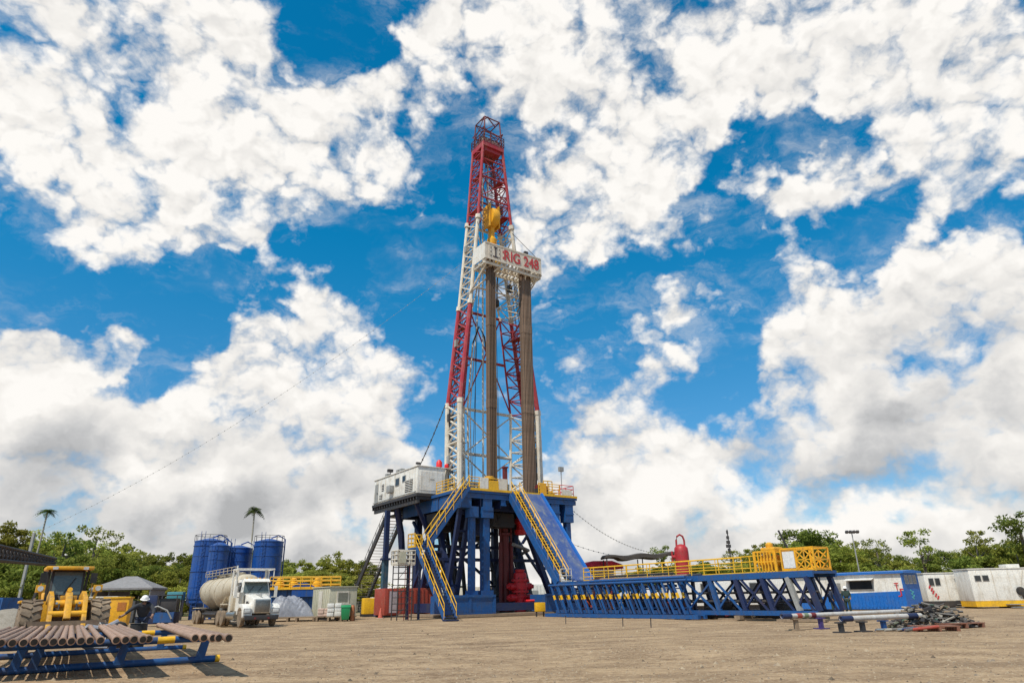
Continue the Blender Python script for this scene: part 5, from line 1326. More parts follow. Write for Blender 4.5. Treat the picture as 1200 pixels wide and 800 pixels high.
for k, (u, v, y, s, mt, lab, nm) in enumerate(((380, 715, 58.9, (1.0, .8, .62), PINK, 'pale pink sacks piled on the pallet before the beige cabin', 'sack_pile'), (392, 715, 58.7, (1.1, .9, .98), CANVAS_W, 'white wrapped load on the pallet by the green bin', 'wrapped_load'))):
    P = at_y(u, v, y); m = MB(); rnd = random.Random(k)
    nl = 3
    for l in range(nl):
        for i in range(2):
            h = s[2]/nl; x0 = -s[0]/2 + i*s[0]/2 + rnd.uniform(-.04, .04)
            m.box(x0, x0 + s[0]/2 - .02, -s[1]/2 + rnd.uniform(-.05, .05), s[1]/2, l*h + .003*l, (l+1)*h)
    single(nm, m, mt, lab, 'sacks' if nm == 'sack_pile' else 'load', (P.x, y, .365), R_(12), bevel=.05)
P = at_y(405, 715, 57.6)
t = Thing('waste_bin', 'green waste bin standing right of the beige cabin', 'bin', (P.x, 57.6, 0), R_(15))
t.part('body', MB().add([(-.28,-.3,.12),(.28,-.3,.12),(.28,.3,.12),(-.28,.3,.12),(-.36,-.38,1.0),(.36,-.38,1.0),(.36,.38,1.0),(-.36,.38,1.0)], [(3,2,1,0),(4,5,6,7),(0,1,5,4),(1,2,6,5),(2,3,7,6),(3,0,4,7)]), GREEN, bevel=.03)
t.part('lid', MB().prism([(-.4, 1.005), (.4, 1.005), (.4, 1.06), (.2, 1.22), (-.2, 1.22), (-.4, 1.06)], 'x', -.38, .38), GREEN, bevel=.02)
for sx in (-.2, .2): t.part('wheel', MB().tube((sx - .04, .3, .1), (sx + .04, .3, .1), .1, 10), BLACK)
P = at_y(413, 718, 57.8)
t = Thing('gas_bottle', 'rusty orange gas bottle right of the green bin', 'gas bottle', (P.x, 57.8, 0))
t.part('body', MB().lathe((0,0,0), [(.16,.0),(.18,.04),(.18,1.0),(.12,1.15),(.05,1.2)], 14), paint('rust_orange', (.36, .12, .04), .6, .5, rust=.6))
t.part('valve', MB().tube((0,0,1.2),(0,0,1.34),.035,8), CHROME)

# red container under the stairs and scaffold tower
Pc = to_rig(at_y(451, 700, 66.5))
t = RT('red_container', 'faded red skid container standing behind the yellow stairs', 'container', Pc.x + 2.6, Pc.y + 1.2, 0)
x0, y0 = Pc.x, Pc.y
t.part('shell', MB().box(x0, x0 + 5.9, y0, y0 + 2.4, .2, 2.55), CONTRED, bevel=.03)
m = MB()
for i in range(14): m.box(x0 + .25 + i*.41, x0 + .42 + i*.41, y0 - .04, y0 - .003, .35, 2.42)
t.part('rib', m, CONTRED)
t.part('door', MB().box(x0 + .45, x0 + 1.3, y0 - .05, y0 - .042, .4, 2.3), paint('faded_panel', (.48, .40, .42), .55, .5))
t.part('skid', MB().box(x0 + .1, x0 + 5.8, y0 + .2, y0 + .4, .02, .197).box(x0 + .1, x0 + 5.8, y0 + 2.0, y0 + 2.2, .02, .197), DARK)
Ps = to_rig(at_y(471, 700, 56.5))
t = RT('scaffold_tower', 'dark narrow scaffold tower with a cream basket beside the yellow stairs', 'scaffold', Ps.x, Ps.y, 0)
m = MB()
for sx in (-.62, .62):
    for sy in (-.5, .5): m.tube((Ps.x + sx, Ps.y + sy, .02), (Ps.x + sx, Ps.y + sy, 5.2), .045, 6)
for i in range(11):
    z = .3 + i*.46
    for sy in (-.5, .5): m.tube((Ps.x - .62, Ps.y + sy, z), (Ps.x + .62, Ps.y + sy, z), .028, 5)
    if i % 3 == 0:
        for sx in (-.62, .62): m.tube((Ps.x + sx, Ps.y - .5, z), (Ps.x + sx, Ps.y + .5, z), .028, 5)
    if i % 3 == 0 and i < 9: m.tube((Ps.x - .62, Ps.y - .5, z), (Ps.x + .62, Ps.y - .5, z + 1.38), .024, 5)
t.part('frame', m, DARK)
t.part('ladder', MB().tube((Ps.x - .05, Ps.y - .56, .02), (Ps.x - .05, Ps.y - .56, 4.2), .03, 5).tube((Ps.x + .35, Ps.y - .56, .02), (Ps.x + .35, Ps.y - .56, 4.2), .03, 5), DRED)
m = MB().box(Ps.x - .75, Ps.x + .75, Ps.y - .62, Ps.y + .62, 4.1, 4.18)
railing(m, [(Ps.x - .75, Ps.y - .62, 4.18), (Ps.x + .75, Ps.y - .62, 4.18), (Ps.x + .75, Ps.y + .62, 4.18), (Ps.x - .75, Ps.y + .62, 4.18), (Ps.x - .75, Ps.y - .62, 4.18)], 1.05, .05, .5, (.35, .7))
t.part('basket', m, CREAM)
t.part('panel', MB().box(Ps.x - .7, Ps.x - .1, Ps.y - .70, Ps.y - .66, 4.25, 5.1), BEIGE)
P = at_y(438, 704, 72)
t = Thing('yellow_tank', 'yellow box tank at the foot of the dark staircase', 'tank', (P.x, 72, 0), R_(25))
t.part('body', MB().box(-1.1, 1.1, -.6, .6, .25, 1.75), YEL, bevel=.06)
t.part('skid', MB().box(-1.2, 1.2, -.6, -.4, .02, .245).box(-1.2, 1.2, .4, .6, .02, .245), DARK)
P = at_y(450, 690, 69)
t = Thing('support_post', 'teal and navy post with a box base propping the doghouse', 'post', (P.x, 69, 0), TH)
t.part('column', MB().box(-.26, .26, -.26, .26, 1.7, 5.4), paint('teal_navy', (.012, .075, .12), .5, .4))
t.part('upper_column', MB().box(-.22, .22, -.22, .22, 5.402, 10.0).box(-.4, .4, -.4, .4, 5.2, 5.4), BLUE_D)
t.part('base', MB().box(-.7, .7, -.6, .6, .1, 1.69), BLUE, bevel=.03)
P = at_y(446, 716, 64)
t = Thing('traffic_cone', 'pale red cone standing left of the red container', 'cone', (P.x, 64, 0))
t.part('body', MB().lathe((0,0,.05), [(.22,0),(.05,.8),(.04,.82)], 12), paint('cone_red', (.55, .10, .06), .6, .4)); t.part('base', MB().box(-.3,.3,-.3,.3,0,.045), PINK)

# pale equipment standing behind the substructure
for (u, y, w, h, mt, lab) in ((517, 96, 8.5, 3.4, CANVAS_W, 'pale container far behind the left legs of the rig'), (556, 92, 5.0, 2.9, CREAM, 'cream container far behind the middle columns of the rig'), (625, 100, 8.0, 3.2, CANVAS_W, 'pale container far behind the red preventer')):
    P = at_y(u, 700, y); t = Thing('equipment_container', lab, 'container', (P.x, y, 0), R_(12))
    t.part('shell', MB().box(-w/2, w/2, -1.2, 1.2, .25, h), mt, bevel=.03)
    m = MB()
    for i in range(int(w/.5)): m.box(-w/2 + .15 + i*.5, -w/2 + .3 + i*.5, -1.24, -1.203, .4, h - .15)
    t.part('rib', m, mt); t.part('door', MB().box(-.5, .4, -1.27, -1.243, .4, 2.4), GREY); t.part('skid', MB().box(-w/2, w/2, -1.0, -.8, .02, .247).box(-w/2, w/2, .8, 1.0, .02, .247), DARK)

# ------------------------------------------------------------------ far left: canopy tent, cabinet, skids, mound
P = at_y(152, 690, 66)
t = Thing('canopy_tent', 'grey pyramid roofed canopy tent behind the worker', 'tent', (P.x, 66, 0), R_(8))
m = MB().add([(-2.7,-2.0,3.0),(2.7,-2.0,3.0),(2.7,2.0,3.0),(-2.7,2.0,3.0),(-.5,0,4.05),(.5,0,4.05),(-2.7,-2.0,2.84),(2.7,-2.0,2.84),(2.7,2.0,2.84),(-2.7,2.0,2.84)],
             [(0,1,5,4),(1,2,5),(2,3,4,5),(3,0,4),(0,6,7,1),(1,7,8,2),(2,8,9,3),(3,9,6,0)])
t.part('roof', m, TENT, smooth=0)
for sx in (-2.5, 2.5):
    for sy in (-1.85, 1.85): t.part('pole', MB().tube((sx, sy, .02), (sx, sy, 2.95), .05, 6), GREY)
t.part('side_wall', MB().box(-2.5, -.6, 1.80, 1.84, .1, 2.8).box(1.1, 2.5, 1.80, 1.84, .1, 2.8), TENT)
t.part('side_wall', MB().box(-2.52, -2.48, -1.7, 1.7, .1, 2.8), TENT); t.part('side_wall', MB().box(2.48, 2.52, -1.7, 1.7, .1, 2.8), TENT)
t = Thing('stacked_boxes', 'dim boxes stacked in the shade of the grey tent', 'boxes', (P.x, 66, 0), R_(8))
for x, w, h in ((-1.4, 1.2, 1.5), (.1, 1.4, 1.9), (1.5, 1.0, 1.2)): t.part('box', MB().box(x - w/2, x + w/2, -.3, .7, .02, h), GREY if x < 1 else CREAM, bevel=.03)
P = at_y(139, 705, 47)
t = Thing('generator_cabinet', 'yellow and orange generator cabinet left of the worker', 'generator', (P.x, 47, 0), R_(16))
t.part('housing', MB().box(-.75, .75, -.5, .5, .3, 1.95), ORANGE, bevel=.04)
t.part('top_cover', MB().box(-.80, .80, -.55, .55, 1.955, 2.05), YEL)
t.part('side_panel', MB().box(-.80, -.756, -.45, .45, .4, 1.9), YEL)
t.part('vent', MB().box(.1, .6, -.53, -.504, 1.2, 1.7), paint('deep_orange', (.45, .15, .02), .5, .3))
t.part('skid', MB().box(-.7, .7, -.4, .4, .03, .297), DARK)
P = at_y(118, 700, 56)
t = Thing('pale_crate', 'pale beige crate behind the orange generator cabinet', 'crate', (P.x, 56, 0), R_(10))
t.part('box', MB().box(-1.5, 1.5, -.8, .8, .1, 2.1), BEIGE, bevel=.03)
t.part('lid', MB().box(-1.55, 1.55, -.85, .85, 2.105, 2.2), CREAM)
P = at_y(193, 715, 55)
t = Thing('pump_skid', 'navy pump skid with dark engine between worker and tank trailer', 'pump', (P.x, 55, 0), R_(10))
t.part('base_tank', MB().box(-1.3, .95, -.7, .7, .15, 1.0), BLUE_D, bevel=.04)
t.part('base_tank', MB().box(-.5, .9, -.74, -.704, .25, .95), BLUE)
t.part('engine', MB().box(-.4, .9, -.5, .5, 1.05, 1.95), DARK, bevel=.05).data
t.part('cowl', MB().box(-1.3, -.5, -.5, .5, 1.05, 2.2), BLUE_D, bevel=.05)
t.part('roof', MB().box(-.5, 1.0, -.7, .7, 2.15, 2.22), DARK)
m = MB()
for x in (-.4, .95):
    for y in (-.65, .6): m.beam((x, y, 1.0), (x, y, 2.15), .06)
t.part('post', m, DARK)
t.part('pipe', MB().path([(-1.2, -.75, .6), (-.9, -.85, 1.2), (-.3, -.8, 1.4), (.4, -.8, 1.1), (.8, -.8, .5)], .06, 7), GREY)
P = at_y(207, 695, 72)
t = Thing('teal_water_tank', 'small teal tank on a stand left of the tall blue silo', 'tank', (P.x, 72, 0), R_(12))
t.part('tank', MB().box(-.75, .75, -.6, .6, 1.9, 2.7), TEAL, bevel=.08)
t.part('stand', MB().box(-.7, -.6, -.5, .5, .02, 1.897).box(.6, .7, -.5, .5, .02, 1.897).box(-.7, .7, -.5, -.42, 1.0, 1.1), GREY)
P = at_y(12, 715, 44)
m = MB(); n = 30; vs = []; fs = []; rnd = random.Random(9)
for j in range(n):
    for i in range(n):
        a, b = i/(n-1)*2 - 1, j/(n-1)*2 - 1; r = math.hypot(a, b)
        vs.append((a*3.2, b*2.6, max(-.02, 1.45*max(0, 1 - r**1.5) + rnd.uniform(-.05, .05)*(r < .97))))
for j in range(n-1):
    for i in range(n-1): fs.append((j*n+i, j*n+i+1, (j+1)*n+i+1, (j+1)*n+i))
single('gravel_mound', m.add(vs, fs), paint('mound_gravel', (.27, .235, .19), .9, .6, (.16, .135, .10), scale=3, bump=.8, fine=14), 'grey mound of gravel left of the wheel loader', 'gravel mound', (P.x, 44, 0), smooth=50)
P = at_y(2, 700, 60)
t = Thing('blue_container', 'low blue container behind the gravel mound at the far left', 'container', (P.x, 60, 0))
t.part('shell', MB().box(-3, 1.0, -1.2, 1.2, .2, 2.3), BLUE, bevel=.03)
t.part('skid', MB().box(-3, 1, -1, -.8, .02, .197).box(-3, 1, .8, 1, .02, .197), DARK)
m = MB()
for i in range(8): m.box(-2.8 + i*.5, -2.65 + i*.5, -1.24, -1.203, .3, 2.2)
t.part('rib', m, BLUE)

# ------------------------------------------------------------------ right: things behind the catwalk
P = at_y(803, 690, 74)
t = Thing('gas_separator', 'red upright gas separator vessel with a hooped pipe on top', 'tank', (P.x, 74, 0))
t.part('vessel', MB().lathe((0,0,0), [(.3,1.3),(.72,1.7),(.74,1.9),(.74,5.7),(.70,6.1),(.45,6.4),(.15,6.5)], 24), VRED)
t.part('hoop_pipe', MB().path([(.42, 0, 6.1), (.42, 0, 6.9), (.3, 0, 7.3), (0, 0, 7.48), (-.3, 0, 7.3), (-.42, 0, 6.9), (-.45, 0, 6.3)], .10, 10), VRED)
for k in range(3):
    a = k*2.094 + .5; t.part('leg', MB().beam((.62*math.cos(a), .62*math.sin(a), .02), (.6*math.cos(a), .6*math.sin(a), 2.2), .16), DRED)
t.part('side_nozzle', MB().tube((-.7, 0, 5.2), (-1.05, 0, 5.2), .2, 10).tube((-1.0, 0, 4.7), (-1.0, 0, 5.8), .1, 8), VRED)
P = at_y(703, 690, 86)
t = Thing('red_canopy', 'red canvas canopy behind the foot of the ramp', 'canopy', (P.x, 86, 0), R_(10))
t.part('roof', MB().prism([(-2.6, 4.55), (2.6, 4.55), (2.5, 5.0), (1.2, 5.45), (-1.2, 5.45), (-2.5, 5.0)], 'y', -1.8, 1.8), REDCLOTH)
for sx in (-2.4, 2.4):
    for sy in (-1.6, 1.6): t.part('pole', MB().tube((sx, sy, .02), (sx, sy, 4.6), .06, 6), WHITE)
t.part('back_wall', MB().box(-2.4, 2.4, 1.55, 1.6, .1, 4.5), CANVAS_W)
P = at_y(709, 690, 81)
for dx, w, h, mt, lab in ((-.9, 1.0, 3.5, CONTRED, 'rusty orange box standing below the red canopy'), (.7, 1.3, 3.3, ORANGE, 'orange machine box right of the rusty box below the red canopy')):
    t = Thing('machine_box', lab, 'machine', (P.x + dx, 81, 0)); t.part('housing', MB().box(-w/2, w/2, -.6, .6, .1, h), mt, bevel=.04); t.part('panel', MB().box(-w*.35, w*.35, -.63, -.604, h*.5, h*.9), DRED); t.part('skid', MB().box(-w/2, w/2, -.5, .5, .02, .097), DARK)
Pa, Pb = at_y(706, 655, 82), at_y(797, 648, 82)
t = Thing('shade_roof', 'long thin dark shade roof on posts left of the red separator', 'shade roof', ((Pa.x+Pb.x)/2, 82, 0))
L = (Pb.x - Pa.x)/2; rnd = random.Random(2)
m = MB(); n = 18
vs = [(-L + 2*L*i/n, y, 5.75 + .1*math.sin(i*.9) + (.16 if y == 0 else 0) + .015*i) for y in (-1.8, 0, 1.8) for i in range(n+1)]
vs += [(v[0], v[1], v[2] - .22 - .2*(i % (n+1) > 3 and i % (n+1) < 14)) for i, v in enumerate(list(vs))]
N1 = n + 1; K = 3*N1
fs = [(j*N1+i, j*N1+i+1, (j+1)*N1+i+1, (j+1)*N1+i) for j in (0, 1) for i in range(n)] + [(K+j*N1+i, K+(j+1)*N1+i, K+(j+1)*N1+i+1, K+j*N1+i+1) for j in (0, 1) for i in range(n)]
fs += [(i, K+i, K+i+1, i+1) for i in range(n)] + [(2*N1+i, 2*N1+i+1, K+2*N1+i+1, K+2*N1+i) for i in range(n)] + [(0, N1, K+N1, K), (N1, 2*N1, K+2*N1, K+N1), (n, K+n, K+N1+n, N1+n), (N1+n, K+N1+n, K+2*N1+n, 2*N1+n)]
t.part('sheet', m.add(vs, fs), paint('dark_netting', (.055, .047, .042), .9, .5, (.11, .09, .07)))
for x in (-L + .3, -.2, L - .3):
    for y in (-1.6, 1.6): t.part('post', MB().tube((x, y, .02), (x, y, 5.5), .07, 6), DARK)
m = MB()
for i in range(22):
    a = i/21; q = at_y(672, 646, 84).lerp(at_y(706, 657, 83), a)
    m.tube(q, q + Vector((.12, 0, .35 if i % 2 else -.25)), .04, 5)
# pale trailer seen through the truss
P = at_y(868, 700, 66)
t = Thing('office_trailer', 'pale grey office trailer seen through the catwalk truss', 'trailer', (P.x, 66, 0), R_(2))
t.part('body', MB().box(-7.0, 4.5, -1.3, 1.3, .5, 3.1), CANVAS_W, bevel=.03)
t.part('chassis', MB().box(-6.8, 4.3, -1.1, 1.1, .1, .495), DARK)
for x in (-3.5, 1.0):
    f = t.part('window', MB().box(x - .55, x + .55, -1.33, -1.304, 1.6, 2.4), GREY); t.part('pane', MB().box(x - .48, x + .48, -1.345, -1.332, 1.66, 2.34), GLASS, f)

# blue and white cabin trailer
K0 = at_y(1061, 700, 56.5)
t = Thing('cabin_trailer', 'white cabin trailer with blue skirt, roof and end wall', 'trailer', (K0.x, 56.5, 0), TH)
LN, WD, HT = 12.2, 2.5, 2.75
t.part('wall', MB().box(0, WD, .0, LN, .62, HT), WHITE)
m = MB().prism([(.0, .08), (LN, .08), (LN, .55), (8.0, .60), (6.6, 1.26), (0, 1.42), (0, .08)], 'x', -.05, -.003)
for i in range(20): m.box(-.085, -.053, .25 + i*.3, .4 + i*.3, .2, 1.12)
t.part('blue_skirt', m, BLUE_L)
t.part('blue_end', MB().box(-.045, WD + .05, -.06, -.003, .08, HT - .02), BLUE_L)
t.part('roof', MB().prism([(-.2, HT + .003), (WD + .2, HT + .003), (WD + .2, HT + .16), (WD/2, HT + .26), (-.2, HT + .16)], 'y', -.35, LN + .1), BLUE_L)
f = t.part('window', MB().box(-.07, -.004, 2.35, 4.45, 1.55, 2.32), GREY); t.part('pane', MB().box(-.09, -.072, 2.45, 4.35, 1.62, 2.25), GLASS, f)
for x in (.35, 1.0, 1.65):
    f = t.part('window', MB().box(x, x + .52, -.09, -.063, 1.95, 2.6), CREAM); t.part('pane', MB().box(x + .05, x + .47, -.105, -.092, 2.0, 2.55), GREY, f)
t.part('chassis', MB().box(.2, WD - .2, .2, LN - .2, .12, .61), DARK)
t.part('air_conditioner', MB().box(-.55, -.004, 5.2, 6.1, 1.5, 2.15), GREY, bevel=.03)
t.part('awning', MB().plate([(-.004, 2.2, 2.45), (-.004, 4.6, 2.45), (-.5, 4.6, 2.3), (-.5, 2.2, 2.3)], .03), WHITE)
t.part('cable', MB().path([(-.06, 7.0, 2.7), (-.08, 7.05, 1.6), (-.2, 7.1, .6), (-.8, 7.6, .05), (-1.6, 9.0, .05)], .03, 5), BLACK)
m = MB()
for y, z, w, h in ((.45, 1.75, .08, .5), (.45, 2.0, .34, .09), (.12, 1.55, .3, .1), (.2, 1.3, .1, .45), (.35, 1.05, .22, .1)): m.box(-.10, -.09, y - w/2, y + w/2, z - h/2, z + h/2)
t.part('emblem', m, TEXTRED)
m = MB()
for x, z, a in ((1.05, 1.42, .5), (1.25, 1.30, -.5), (1.08, 1.16, .5), (1.28, 1.02, -.5), (1.12, .88, .5)): m.obox((x, -.069, z), .32, .012, .10, Matrix.Rotation(a, 3, 'Y'))
t.part('emblem', m, paint('emblem_teal', (.08, .42, .45), .5, .2, bump=0))

# white trailers at the right
K1 = at_y(1088, 700, 60.5); K2 = at_y(1142, 700, 57.5)
def white_trailer(label, P, rz, L, h, base, extras):
    t = Thing('white_trailer', label, 'trailer', (P.x, P.y, 0), rz, 'white trailers at the right')
    t.part('wall', MB().box(0, L, 0, 2.4, .55, h), WHITE, bevel=.04)
    t.part('roof_edge', MB().box(-.05, L + .05, -.05, 2.45, h + .003, h + .08), WHITE)
    m = MB()
    for i in range(int(L/1.2)): m.box(.55 + i*1.2, .58 + i*1.2, -.015, -.003, .6, h - .05)
    t.part('seam', m, CREAM)
    t.part('air_conditioner', MB().box(L*.62, L*.62 + .8, -.45, -.017, 1.7, 2.3), GREY, bevel=.03)
    t.part('gutter_pipe', MB().path([(L - .12, -.06, h - .05), (L - .12, -.06, .3)], .04, 6), CREAM)
    t.part('step', MB().box(2.2, 3.3, -.6, -.05, .25, .3).box(2.2, 3.3, -.9, -.62, .05, .1), GREY)
    t.part('chassis', MB().box(0, L, -.04, 2.3, .12, .545), base)
    t.part('axle_gear', MB().box(L*.3, L*.5, .1, 2.2, .01, .118), DARK)
    extras(t)
    return t
def ex1(t):
    for x in (.3, .82):
        f = t.part('window', MB().box(x, x + .44, -.04, -.017, 1.8, 2.4), GREY); t.part('pane', MB().box(x + .04, x + .40, -.055, -.042, 1.84, 2.36), GLASS, f)
    d = t.part('door', MB().box(2.2, 3.3, -.05, -.017, .6, 2.6), WHITE); t.part('port', MB().box(2.55, 2.95, -.065, -.052, 1.9, 2.15), GLASS, d)
    m = MB()
    for i, (a, b) in enumerate(((.30, 1.72), (.42, 1.5), (.50, 1.28), (.66, 1.05), (.8, .85))): m.obox((a, -.03, b), .12, .02, .3, Matrix.Rotation(.5, 3, 'Y'))
    t.part('emblem', m, TEXTRED)
def ex2(t):
    for x in (.35, .95):
        f = t.part('window', MB().box(x, x + .5, -.04, -.017, 2.05, 2.5), GREY); t.part('pane', MB().box(x + .04, x + .46, -.055, -.042, 2.09, 2.46), GLASS, f)
    t.part('roof_unit', MB().box(3.2, 4.2, .3, 1.4, 3.0, 3.3), WHITE, bevel=.03)
    t.part('hose_reel', MB().lathe((3.55, -.03, 1.25), [(.15,0),(.32,.02),(.32,.14),(.12,.16)], 12, (0,-1,0)).tube((3.6, -.1, 1.25), (3.75, -.1, .6), .09, 6), BLACK)
    t.part('corner_seam', MB().prism([(3.3, .56), (3.36, .56), (4.2, 2.9), (4.14, 2.9)], 'y', -.03, -.016), CREAM)
white_trailer('white trailer with two small windows beside the blue end wall', K1, R_(-3), 4.2, 2.75, DARK, ex1)
white_trailer('long white trailer on a yellow chassis at the right edge', K2, R_(-6), 9.5, 2.95, YEL, ex2)

# workers by the trailer
W1 = at_y(992, 700, 50.5)
person('worker in dark green overalls and white helmet walking before the blue and white trailer', (W1.x, 50.5, 0), R_(-25), CLOTH_G, CLOTH_G, dict(lk=(.12,-.12,.50), la=(.12,-.02,.10), lt=(.13,-.18,.05), rk=(-.12,.04,.48), ra=(-.12,.20,.12), rt=(-.13,.05,.04), lw=(.24,-.24,.98), lh=(.23,-.32,.94)), s=1.04)
W2 = at_y(974, 700, 51.5)
person('worker in dark clothes partly hidden behind the last catwalk post', (W2.x, 51.5, 0), R_(60), CLOTH_B, CLOTH_G, dict(), s=1.03)

# ------------------------------------------------------------------ casing pipes and scrap on the gravel at the right
CASE = paint('casing_white', (.52, .50, .47), .5, .6, (.35, .28, .22))
def casing(label, a, b, r, ends):
    d = b - a; L = d.length
    o = bpy.data.objects.new('casing_pipe', None); COL.objects.link(o); o.location = a; o.rotation_euler = d.to_track_quat('Y', 'Z').to_euler(); tag(o, label, 'pipe')
    def prt(name, y0, y1, rr, mt):
        me = MB().lathe((0,0,0), [(rr*.85, y0 + .04), (rr*.85, y0), (rr, y0), (rr, y1), (rr*.85, y1), (rr*.85, y1 - .04)], 18, (0,1,0)).mesh(name, mt); q = bpy.data.objects.new(name, me); COL.objects.link(q); q.parent = o
    prt('tube', 0, L, r, CASE)
    for y0, y1, mt in ends: prt('collar', y0, y1, r*1.12, mt)
C1, C2 = at_y(916, 720, 31.5), at_y(1074, 714, 36.0); C1.z = C2.z = .52
casing('long white casing pipe with a navy end lying on low stands at the right', C1, C2, .095, [(-.02, .55, BLUE_D), (.9, 1.2, CONTRED), (1.35, 1.6, paint('collar_green', (.16, .22, .12), .6, .4)), (1.8, 2.1, DRED), (9.0, 9.8, CHROME)])
C3, C4 = at_y(985, 722, 29.0), at_y(1078, 717, 31.0); C3.z = C4.z = .46
casing('thick white casing pipe with a navy collar lying in front of the long one', C3, C4, .10, [(-.02, .6, BLUE_D), (3.9, 4.5, BLUE_D)])
for u, y, h, mt, lab in ((961, 32.4, .41, paint('purple_blue', (.05, .03, .16), .5, .4), 'purple blue pipe stand under the long white pipe'), (984, 29.1, .34, DARK, 'dark pipe stand under the navy collar of the thick pipe'), (1009, 29.5, .34, DARK, 'narrow dark pipe stand under the thick white pipe'), (1034, 30.1, .34, BLUE, 'blue pipe stand under the right part of the thick pipe'), (932, 31.9, .41, WOOD, 'timber block under the left end of the long pipe')):
    P = at_y(u, 725, y); g = HG(P.x, y)
    t = Thing('pipe_stand', lab, 'stand', (P.x, y, g), R_(20)); t.part('post', MB().box(-.08, .08, -.08, .08, .05, h - g), mt); t.part('foot', MB().box(-.25, .25, -.25, .25, 0, .047), mt); t.part('saddle', MB().box(-.19, .19, -.13, .13, h - g - .05, h - g + .003), mt)
rnd = random.Random(21)
S0 = at_y(1088, 720, 31.5)
m = MB()
for i in range(420):
    r = rnd.random()**.6; a = rnd.uniform(0, 6.28); x, y = 1.75*r*math.cos(a), 1.2*r*math.sin(a)
    top = .92*max(0, 1 - r**3); z = rnd.uniform(.05, max(.08, top))
    rot = Euler((rnd.uniform(-.5,.5), rnd.uniform(-.4,.4), rnd.uniform(0, 3.14))).to_matrix(); m.use(rnd.choice((0,0,0,1,2,3,0,1,0,3,1,4)))
    if rnd.random() < .5: m.obox((x,y,z), rnd.uniform(.12,.55), rnd.uniform(.05,.16), rnd.uniform(.04,.14), rot)
    else:
        d = rot @ Vector((rnd.uniform(.15,.5), 0, 0)); m.tube(Vector((x,y,z)) - d, Vector((x,y,z)) + d, rnd.uniform(.02,.06), 6)
single('scrap_heap', m, [SCRAP, DARK, CONC, WOOD, paint('scrap_green', (.06,.11,.08), .6,.6)], 'low heap of rusty scrap, hoses and fittings at the right', 'scrap heap', (S0.x, 31.5, HG(S0.x, 31.5)), kind='stuff')
for k, (u, y, w, rz, lab) in enumerate(((1122, 30.6, 1.9, 14, 'reddish timber pallet sticking out right of the scrap heap'), (1094, 29.2, 1.6, -6, 'timber pallet in front of the scrap heap'))):
    P = at_y(u, 733, y); m = MB()
    for i in range(5): m.box(-w/2, w/2, -.5 + i*.21, -.34 + i*.21, .16, .20)
    for x in (-w/2 + .1, 0, w/2 - .1): m.box(x - .06, x + .06, -.5, .5, .0, .158)
    single('pallet', m, paint('red_timber', (.22, .085, .05), .85, .6, (.20,.14,.10), scale=3), lab, 'pallet', (P.x, y, HG(P.x, y) + .01), R_(rz))
for k in range(7):
    P = at_y(1040 + k*6.5, 731, 29.3 - .1*k); g = HG(P.x, P.y); a = rnd.uniform(-.3, .3)
    L = rnd.uniform(.5, 1.3)
    single('loose_tube', MB().tube((-L/2, 0, .07), (L/2, 0, .07 + .02*k), .055, 10), [CHROME, CONC, SCRAP, CHROME, BLUE_D, SCRAP, CONTRED][k],
           ['shiny short tube lying left of the scrap heap', 'dull concrete grey tube lying left of the scrap heap', 'rusty short tube lying before the blue stand', 'bright tube lying before the scrap heap', 'navy tube lying before the scrap heap', 'brown tube lying against the scrap heap', 'reddish tube at the foot of the scrap heap'][k], 'tube', (P.x, P.y, g), a)
# stakes before the catwalk
for u, v, y, lab in ((663, 731, 43, 'short dark stake in the gravel below the ramp foot'), (730, 734, 38.5, 'short dark stake in the gravel, middle one of three'), (763, 736, 36, 'short dark stake in the gravel, rightmost of three')):
    P = at_y(u, v, y); g = HG(P.x, y)
    single('marker_stake', MB().beam((0,0,-.1), (.02,0,.42), .045).obox((.02,0,.44), .09, .07, .04), DARK, lab, 'stake', (P.x, y, g), group='stakes before the catwalk')
# timber mats and a low boundary of boards under the catwalk's front
for i, (u, y, w, lab) in enumerate(((700, 55, 3.2, 'long pale timber board lying before the left rack legs'), (760, 50, 3.0, 'pale timber board lying before the middle of the racks'), (880, 43.5, 4.0, 'pale timber board lying before the open truss'), (940, 39.5, 2.6, 'pale timber board lying before the cage end of the catwalk'))):
    P = at_y(u, 726, y); single('timber_board', MB().box(-w/2, w/2, -.3, .3, .02, .14).box(-w/2 + .1, -w/2 + .4, -.35, .35, -.05, .018).box(w/2 - .4, w/2 - .1, -.35, .35, -.05, .018), WOOD, lab, 'board', (P.x, y, HG(P.x, y)), R_(-52 + 4*i))
P = at_y(633, 722, 59.5)
t = Thing('junction_box', 'small yellow box on legs before the ramp foot', 'box', (P.x, 59.5, 0), R_(20)); t.part('box', MB().box(-.4, .4, -.25, .25, .4, 1.1), YEL, bevel=.03)
for sx in (-.32, .32): t.part('leg', MB().box(sx - .05, sx + .05, -.05, .05, .0, .398), DARK)

# ------------------------------------------------------------------ poles, lamps, guy lines
def lamp_post(u, y, vtop, label):
    P = at_y(u, 690, y); top = at_y(u, vtop, y).z
    t = Thing('lamp_post', label, 'lamp post', (P.x, y, 0))
    t.part('pole', MB().tube((0,0,0), (0,0,top), .08, 8, .05), GREY)
    t.part('crossbar', MB().box(-.65, .65, -.04, .04, top - .08, top), GREY)
    for x in (-.9, -.3, .3, .9): t.part('lamp', MB().obox((x*.6, -.12, top + .02), .26, .28, .2, Matrix.Rotation(-.5, 3, 'X')), DARK)
lamp_post(1011, 70, 623, 'tall lamp post with four floodlights behind the blue and white trailer')
P = at_y(861, 690, 74); top = at_y(858, 620, 74).z
t = Thing('antenna_mast', 'thin dark mast with small boxes right of the red separator', 'antenna', (P.x, 74, 0))
t.part('pole', MB().tube((0,0,0), (0,0,top), .06, 6), DARK)
